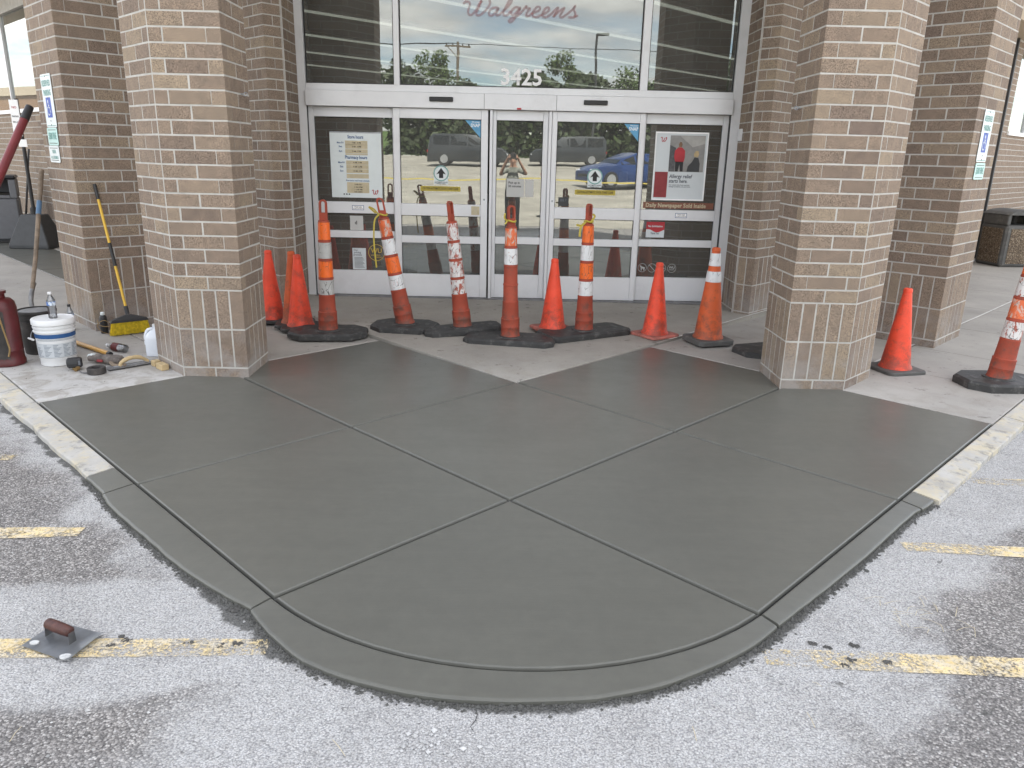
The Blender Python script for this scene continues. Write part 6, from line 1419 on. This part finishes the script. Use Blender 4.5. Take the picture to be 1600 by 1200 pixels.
# ------------------------------------------------------------------ the lot behind the camera, seen in the glass
def car(label, loc, rz, paint, kind):
    t = thing('parked_car', label, 'car', loc, rz)
    if kind == 'sedan':   # (x, belt z, roof z, half width, roof half width), x forward
        st = [(-2.25, 0.72, 0.74, .72, .62), (-2.1, 0.92, 0.95, .84, .66), (-1.55, 0.98, 1.02, .88, .62), (-0.85, 0.96, 1.40, .90, .56), (0.05, 0.94, 1.44, .90, .58), (0.75, 0.93, 1.16, .90, .62), (1.05, 0.92, 0.95, .89, .68), (1.9, 0.80, 0.83, .85, .66), (2.25, 0.62, 0.64, .72, .60)]; wb = (-1.35, 1.35); wr = 0.32; cab = (-1.35, 0.9)
    else:
        st = [(-2.35, 0.85, 0.95, .80, .68), (-2.25, 1.10, 1.55, .90, .66), (-2.05, 1.12, 1.76, .93, .68), (-0.6, 1.08, 1.80, .95, .70), (0.45, 1.05, 1.74, .95, .68), (1.15, 1.03, 1.12, .94, .72), (2.05, 0.92, 0.96, .90, .72), (2.38, 0.66, 0.70, .78, .64)]; wb = (-1.4, 1.45); wr = 0.36; cab = (-2.1, 1.0)
    bm = bmesh.new(); rows = []
    for x, zb, zr, hw, rw in st:
        pts = [(-hw*.93, .22), (-hw, .45), (-hw*.98, zb), (-rw, zr), (0, zr+.02), (rw, zr), (hw*.98, zb), (hw, .45), (hw*.93, .22)]
        rows.append([bm.verts.new((x, a, b)) for a, b in pts])
    for a, b in zip(rows, rows[1:]):
        for i in range(8): bm.faces.new((a[i], a[i+1], b[i+1], b[i]))
        bm.faces.new((a[8], a[0], b[0], b[8]))
    bm.faces.new(rows[0]); bm.faces.new(rows[-1][::-1]); bmesh.ops.recalc_face_normals(bm, faces=bm.faces)
    ob('body', bm, paint, t, smooth=True)
    def at(x):
        for a, b in zip(st, st[1:]):
            if a[0] <= x <= b[0]:
                s = (x-a[0])/(b[0]-a[0]); return [a[k]+(b[k]-a[k])*s for k in range(1, 5)]
    xs = [cab[0], (cab[0]*2+cab[1])/3, (cab[0]+2*cab[1])/3, cab[1]]
    for s in (-1, 1):
        for x0, x1 in zip(xs, xs[1:]):
            bm = bmesh.new(); q = []
            for x, f in ((x0+.05, .08), (x1-.05, .08), (x1-.05, .86), (x0+.05, .86)):
                zb, zr, hw, rw = at(x); q.append(bm.verts.new((x, s*((hw*.98)*(1-f)+rw*f+.006), zb*(1-f)+zr*f)))
            bm.faces.new(q if s < 0 else q[::-1]); ob('window', bm, 'cglass', t)
        for x in wb:
            w = ob('wheel', T_([(x, s*.70, wr), (x, s*.93, wr)], wr, 20), 'tyre', t, smooth=True); ob('rim', T_([(x, s*.928, wr), (x, s*.945, wr)], wr*.66, 14), 'rim', w)
    fx = st[-1][0]; rx = st[0][0]
    i0 = [k for k in range(len(st)-1) if st[k][2]-st[k][1] > 0.2][-1]
    for x0, x1, nm in ((st[i0][0], st[i0+1][0], 'windscreen'), (st[1][0] if kind != 'sedan' else -1.5, st[1][0]+.01 if kind != 'sedan' else -.9, 'rear_window')):
        bm = bmesh.new(); a, b = at(x0+.04 if x1-x0 > .1 else x0), at(x1-.04 if x1-x0 > .1 else x1)
        if nm == 'rear_window' and kind != 'sedan': q = [(rx-.02+.12, -.62, 1.12), (rx+.12-.02, .62, 1.12), (rx+.16, .58, 1.5), (rx+.16, -.58, 1.5)]; q = [(x-.06, y, z) for x, y, z in q]
        else: q = [(x0+.04, -a[3]*.9, a[1]+.024), (x0+.04, a[3]*.9, a[1]+.024), (x1-.04, b[3]*.95, b[1]+.026), (x1-.04, -b[3]*.95, b[1]+.026)]
        bm.faces.new([bm.verts.new(p) for p in q]); ob(nm, bm, 'cglass', t)
    for s in (-1, 1):
        ob('headlight', B(fx-.25, fx-.06, s*.66-.14, s*.66+.14, .62, .72, .01), 'numw', t); ob('tail_light', B(rx-.012, rx+.12, s*.66-.17, s*.66+.17, .74, .86, .01), 'tail', t)
    ob('number_plate', B(rx-.02, rx+.02, -.18, .18, .55, .67), 'signw', t); ob('grille', B(fx-.03, fx+.012, -.42, .42, .40, .52), 'black', t)
    return t
car('blue saloon car seen in reflection on the right sliding door', (5.1, -16.5, lot_z(0, -16.5)), PI*0.88, 'carb', 'sedan')
car('charcoal family car seen in reflection between the doors', (-2.6, -29.0, lot_z(0, -29.0)), PI*0.02, 'card', 'suv')
car('dark blue saloon seen in reflection at far right of the doors', (10.4, -17.6, lot_z(0, -17.6)), PI*0.9, 'carb', 'sedan')
car('dark grey car reflected in the centre door', (3.4, -31.0, lot_z(0, -31)), PI*1.0, 'card', 'suv')
car('white people carrier on the raised street, reflected at top left', (-12.6, -64.5, 3.48), 0.0, 'carw', 'suv')
car('white car on the raised street, reflected beside the hours board', (-18.6, -65.5, 3.48), 0.0, 'carw', 'sedan')
def tree(label, x, y, z, h, w, mat, n, trunk=0.16, low=0.2, group='trees across the street'):
    t = thing('tree', label, 'tree', (x, y, z), 0, group)
    bm = bmesh.new(); tube(bm, [(0, 0, 0), (0.05, 0.03, h*0.3), (-0.04, 0.0, h*0.62)], [trunk, trunk*.75, trunk*.3], 8)
    for k in range(6):
        a = k*2.4; z0 = h*(.25+.06*k); tube(bm, [(0, 0, z0), (math.cos(a)*w*.35, math.sin(a)*w*.35, z0+h*.2)], [trunk*.4, trunk*.12], 6)
    ob('trunk', bm, 'bark', t)
    bm = bmesh.new(); blobs = []
    for _ in range(16):
        a = RD.uniform(0, 2*PI); f = RD.random(); zz = h*(low+(1-low)*f); rr = w*.42*math.sin(PI*min(1, .18+f*.74))**.8*RD.uniform(.3, 1); blobs.append((math.cos(a)*rr, math.sin(a)*rr, zz, w*RD.uniform(.13, .24)))
    for _ in range(n):
        bx, by, bz, br_ = RD.choice(blobs); d = Vector((RD.gauss(0, 1), RD.gauss(0, 1), RD.gauss(0, 1))).normalized()*br_*RD.random()**.4
        c = Vector((bx, by, bz))+d; u = Vector((RD.gauss(0, 1), RD.gauss(0, 1), RD.gauss(0, 1))).normalized(); v = u.cross(Vector((RD.gauss(0, 1), RD.gauss(0, 1), RD.gauss(0, 1)))).normalized(); s = RD.uniform(.09, .2)
        bm.faces.new([bm.verts.new(p) for p in (c-u*s, c-v*s*.6, c+u*s, c+v*s*.6)])
    ob('crown', bm, mat, t); return t
for k, (x, y, h, w, m) in enumerate(((-11.5, -58, 8.6, 6.5, 'leafb'), (-7.5, -57, 9.2, 6.5, 'leafa'), (-4.0, -58, 6.2, 4.5, 'leafb'), (0.5, -59, 5.6, 5.5, 'leafb'), (4.6, -58, 9.4, 4.6, 'leafa'), (6.6, -60, 8.6, 3.4, 'leafa'), (10.6, -58, 8.2, 6.5, 'leafa'), (15.5, -57, 7.4, 6.0, 'leafb'), (20.5, -56, 9.0, 6.5, 'leafa'), (26, -56, 8.6, 7, 'leafb'), (-27, -60, 9, 7, 'leafa'))):
    tree(['leafy tree reflected left of the power pole', 'broad leafy tree reflected beside the power pole', 'small dark tree reflected right of the power pole', 'low dark tree reflected behind the house number', 'slim pointed tree reflected right of the house number', 'thin tree reflected by the lamp post', 'bushy tree reflected at the right of the wide pane', 'dark tree reflected in the right side pane', 'tall leafy tree reflected at far right', 'broad tree across the street at far right', 'broad tree across the street at far left'][k], x, y, bank_z(0, y), h-2.5, w*0.95, MT[m], 3400)
bm = bmesh.new()
for _ in range(17000):
    x = RD.uniform(-9.5, 30); y = -40.5-RD.random()*5; z = bank_z(0, y)+RD.random()*(5.0+0.6*math.sin(x*1.3)+.5*math.sin(x*.47)); c = Vector((x, y, z)); u = Vector((RD.gauss(0, 1), RD.gauss(0, 1), RD.gauss(0, 1))).normalized(); v = u.cross(Vector((RD.gauss(0, 1), RD.gauss(0, 1), RD.gauss(0, 1)))).normalized(); s = RD.uniform(.2, .42)
    bm.faces.new([bm.verts.new(p) for p in (c-u*s, c-v*s*.6, c+u*s, c+v*s*.6)])
ob('shrub_bank', bm, 'leafb', kind='stuff')
t = thing('power_pole', 'wooden power pole with a crossarm reflected over the trees', 'power pole', (-5.6, -62, 3.46)); ob('pole', T_([(0, 0, 0), (0, 0, 8.6)], [0.17, 0.12], 10), 'woodg', t, smooth=True); ob('crossarm', B(-1.25, 1.25, -.07, .07, 8.1, 8.25), 'woodg', t); ob('brace', T_([(-1.0, 0, 8.1), (0, 0.1, 7.1)], 0.04, 6), 'woodg', t)
for x in (-1.1, -.5, .5, 1.1): ob('insulator', L_([(0.04, 8.25), (0.07, 8.3), (0.04, 8.42)], 8, cx=x), 'greyd', t)
t = thing('power_lines', 'dark power lines running off from the power pole', 'power lines', (-5.6, -62, 0))
for k, x in enumerate((-1.1, -.5, .5, 1.1)): ob('wire', T_([(x, 0, 11.9), (30+x, 2, 11.2), (60+x, 4, 12.6)], 0.018, 4), 'black', t); ob('wire', T_([(x, 0, 11.9), (-35+x, -1, 11.0), (-70+x, -2, 12)], 0.018, 4), 'black', t)
t = thing('lamp_post', 'square-headed lot lamp post reflected right of the house number', 'lamp post', (5.45, -37, 1.3)); ob('pole', T_([(0, 0, 0), (0, 0, 8.2)], 0.075, 8), 'greyd', t, smooth=True); ob('head', B(-.05, .75, -.16, .16, 8.12, 8.26, .02), 'greyd', t)
t = thing('store_sign', 'dark and red roadside sign board reflected behind the house number', 'sign', (2.0, -66, 3.46)); ob('post', T_([(0, 0, 0), (0, 0, 2.9)], .12, 8), 'greyd', t); ob('upper_board', B(-1.2, 1.2, -.15, .15, 4.0, 4.9, .03), 'navy', t); ob('lower_board', B(-1.2, 1.2, -.14, .14, 2.9, 3.95, .03), 'red', t)
t = thing('brick_building', 'low brown building across the lot mirrored in the far left window', 'building', (-46, 38, 0), 0.55)
ob('wall', B(-3, 3, -22, 22, -0.5, 4.3), 'wood', t); ob('roof_band', B(-3.1, 3.1, -22.1, 22.1, 4.3, 4.75), 'stucco', t); ob('door_band', B(2.9, 3.06, -20, 20, 0.0, 2.6), 'stucco', t)
# caution tape across the lot behind the camera
for (x, lab) in ((0.86, 'striped post behind the camera reflected beside the photographer'), (-6.4, 'striped post behind the camera at the left end of the yellow tape'), (7.6, 'striped post behind the camera at the right end of the yellow tape')):
    dup(d1 if x != 0.86 else d2, (x+(0.2 if x == 0.86 else 0), -4.6, lz(x)), 0.0, lab, 'striped posts behind the camera holding the tape')
t = thing('caution_tape', 'yellow caution tape strung across the lot between striped posts', 'tape', (0, -4.5, 0)); bm = bmesh.new()
for a, b in ((-14, -6.4), (-6.4, 0.86), (0.86, 7.6), (7.6, 15)): ribbon(bm, spline([(a, 0, 1.08), (a*.7+b*.3, .03, 0.99), (a*.3+b*.7, -.03, 0.99), (b, 0, 1.08)], 6), 0.034, (0, 1, 0.3))
ob('ribbon', bm, 'caution', t)

# ------------------------------------------------------------------ the photographer, standing just behind the camera
ph = thing('person', 'person in grey shirt and dark trousers holding up a phone, mirrored in the glass', 'person', (0, -0.42, LOTZ))
P_ = dict(pel=(0, 0, .93), chest=(0, .0, 1.22), neckb=(0, .0, 1.42), neck=(0, .02, 1.50), head=(0, .04, 1.60), crown=(0, .03, 1.74),
  ls=(-.17, .0, 1.39), le=(-.30, .10, 1.29), lw=(-.135, .30, 1.62), lh=(-.095, .36, 1.70), rs=(.17, .0, 1.39), re=(.32, .10, 1.30), rw=(.135, .30, 1.62), rh=(.095, .36, 1.70),
  lp=(-.10, 0, .88), lk=(-.11, .03, .50), la=(-.12, 0, .09), lt=(-.14, .14, .035), rp=(.10, 0, .88), rk=(.12, .03, .50), ra=(.13, 0, .09), rtt=(.16, .14, .035))
ks = list(P_); idx = {k: i for i, k in enumerate(ks)}
E_ = [('pel', 'chest'), ('chest', 'neckb'), ('neckb', 'neck'), ('neck', 'head'), ('head', 'crown'), ('neckb', 'ls'), ('ls', 'le'), ('le', 'lw'), ('lw', 'lh'), ('neckb', 'rs'), ('rs', 're'), ('re', 'rw'), ('rw', 'rh'), ('pel', 'lp'), ('lp', 'lk'), ('lk', 'la'), ('la', 'lt'), ('pel', 'rp'), ('rp', 'rk'), ('rk', 'ra'), ('ra', 'rtt')]
RAD = dict(pel=(.15, .11), chest=(.17, .11), neckb=(.10, .08), neck=(.055, .055), head=(.085, .10), crown=(.06, .07), ls=(.062, .062), le=(.043, .043), lw=(.03, .03), lh=(.034, .022), rs=(.062, .062), re=(.043, .043), rw=(.03, .03), rh=(.034, .022), lp=(.095, .095), lk=(.06, .06), la=(.045, .045), lt=(.04, .03), rp=(.095, .095), rk=(.06, .06), ra=(.045, .045), rtt=(.04, .03))
me = bpy.data.meshes.new('body'); me.from_pydata([P_[k] for k in ks], [(idx[a], idx[b]) for a, b in E_], [])
tmp = bpy.data.objects.new('body', me); COL.objects.link(tmp)
md = tmp.modifiers.new('skin', 'SKIN'); sub = tmp.modifiers.new('sub', 'SUBSURF'); sub.levels = 2; sub.render_levels = 2
for k in ks:
    sv = me.skin_vertices[0].data[idx[k]]; sv.radius = RAD[k]; sv.use_root = (k == 'pel')
bpy.context.view_layer.update(); dg = bpy.context.evaluated_depsgraph_get()
m2 = bpy.data.meshes.new_from_object(tmp.evaluated_get(dg)); bpy.data.objects.remove(tmp)
m2.materials.clear()
for m in ('skin', 'shirt', 'trouser', 'black'): m2.materials.append(MT[m])
for f in m2.polygons:
    c = f.center; f.use_smooth = True
    arm = math.hypot(c.x, 0) > .20 and c.z > 1.1
    if c.z < .09: f.material_index = 3
    elif c.z < .95: f.material_index = 2
    elif c.z < 1.455 and not (arm and (abs(c.x) > .26 or c.y > .10)) and not (c.y > .14): f.material_index = 1
    else: f.material_index = 0
body = ob('body', m2, None, ph)
ob('hair', L_([(.088, 1.62), (.098, 1.68), (.085, 1.75), (.04, 1.79), (0, 1.80)], 16, cy=.02, cap=(False, False)), 'hair', ph, smooth=True)
for s in (-1, 1):
    for k in range(4): ob('finger', T_(spline([(s*.100, .372, 1.735-k*.018), (s*.088, .392, 1.735-k*.018), (s*.066, .396, 1.733-k*.018)], 3), [.009]*6+[.007], 6), 'skin', ph, smooth=True)
    ob('thumb', T_(spline([(s*.098, .35, 1.70), (s*.078, .352, 1.712), (s*.058, .356, 1.72)], 3), [.011]*6+[.009], 6), 'skin', ph, smooth=True)
    ob('ear', L_([(.0, 1.565), (.012, 1.58), (.012, 1.61), (0, 1.625)], 6, cx=s*.088, cy=.03, cap=(False, False)), 'skin', ph); ob('eye', L_([(0, 1.608), (.010, 1.615), (0, 1.622)], 8, cx=s*.032, cy=.128, cap=(False, False)), 'ink', ph)
ob('nose', T_([(0, .13, 1.615), (0, .155, 1.575)], [.008, .013], 6), 'skin', ph)
phone = thing('phone', 'dark phone held level in both hands by the photographer', 'phone', (0, -0.040, 1.70)); ob('case', B(-.078, .078, -.005, .004, -.038, .038, .003), 'black', phone)
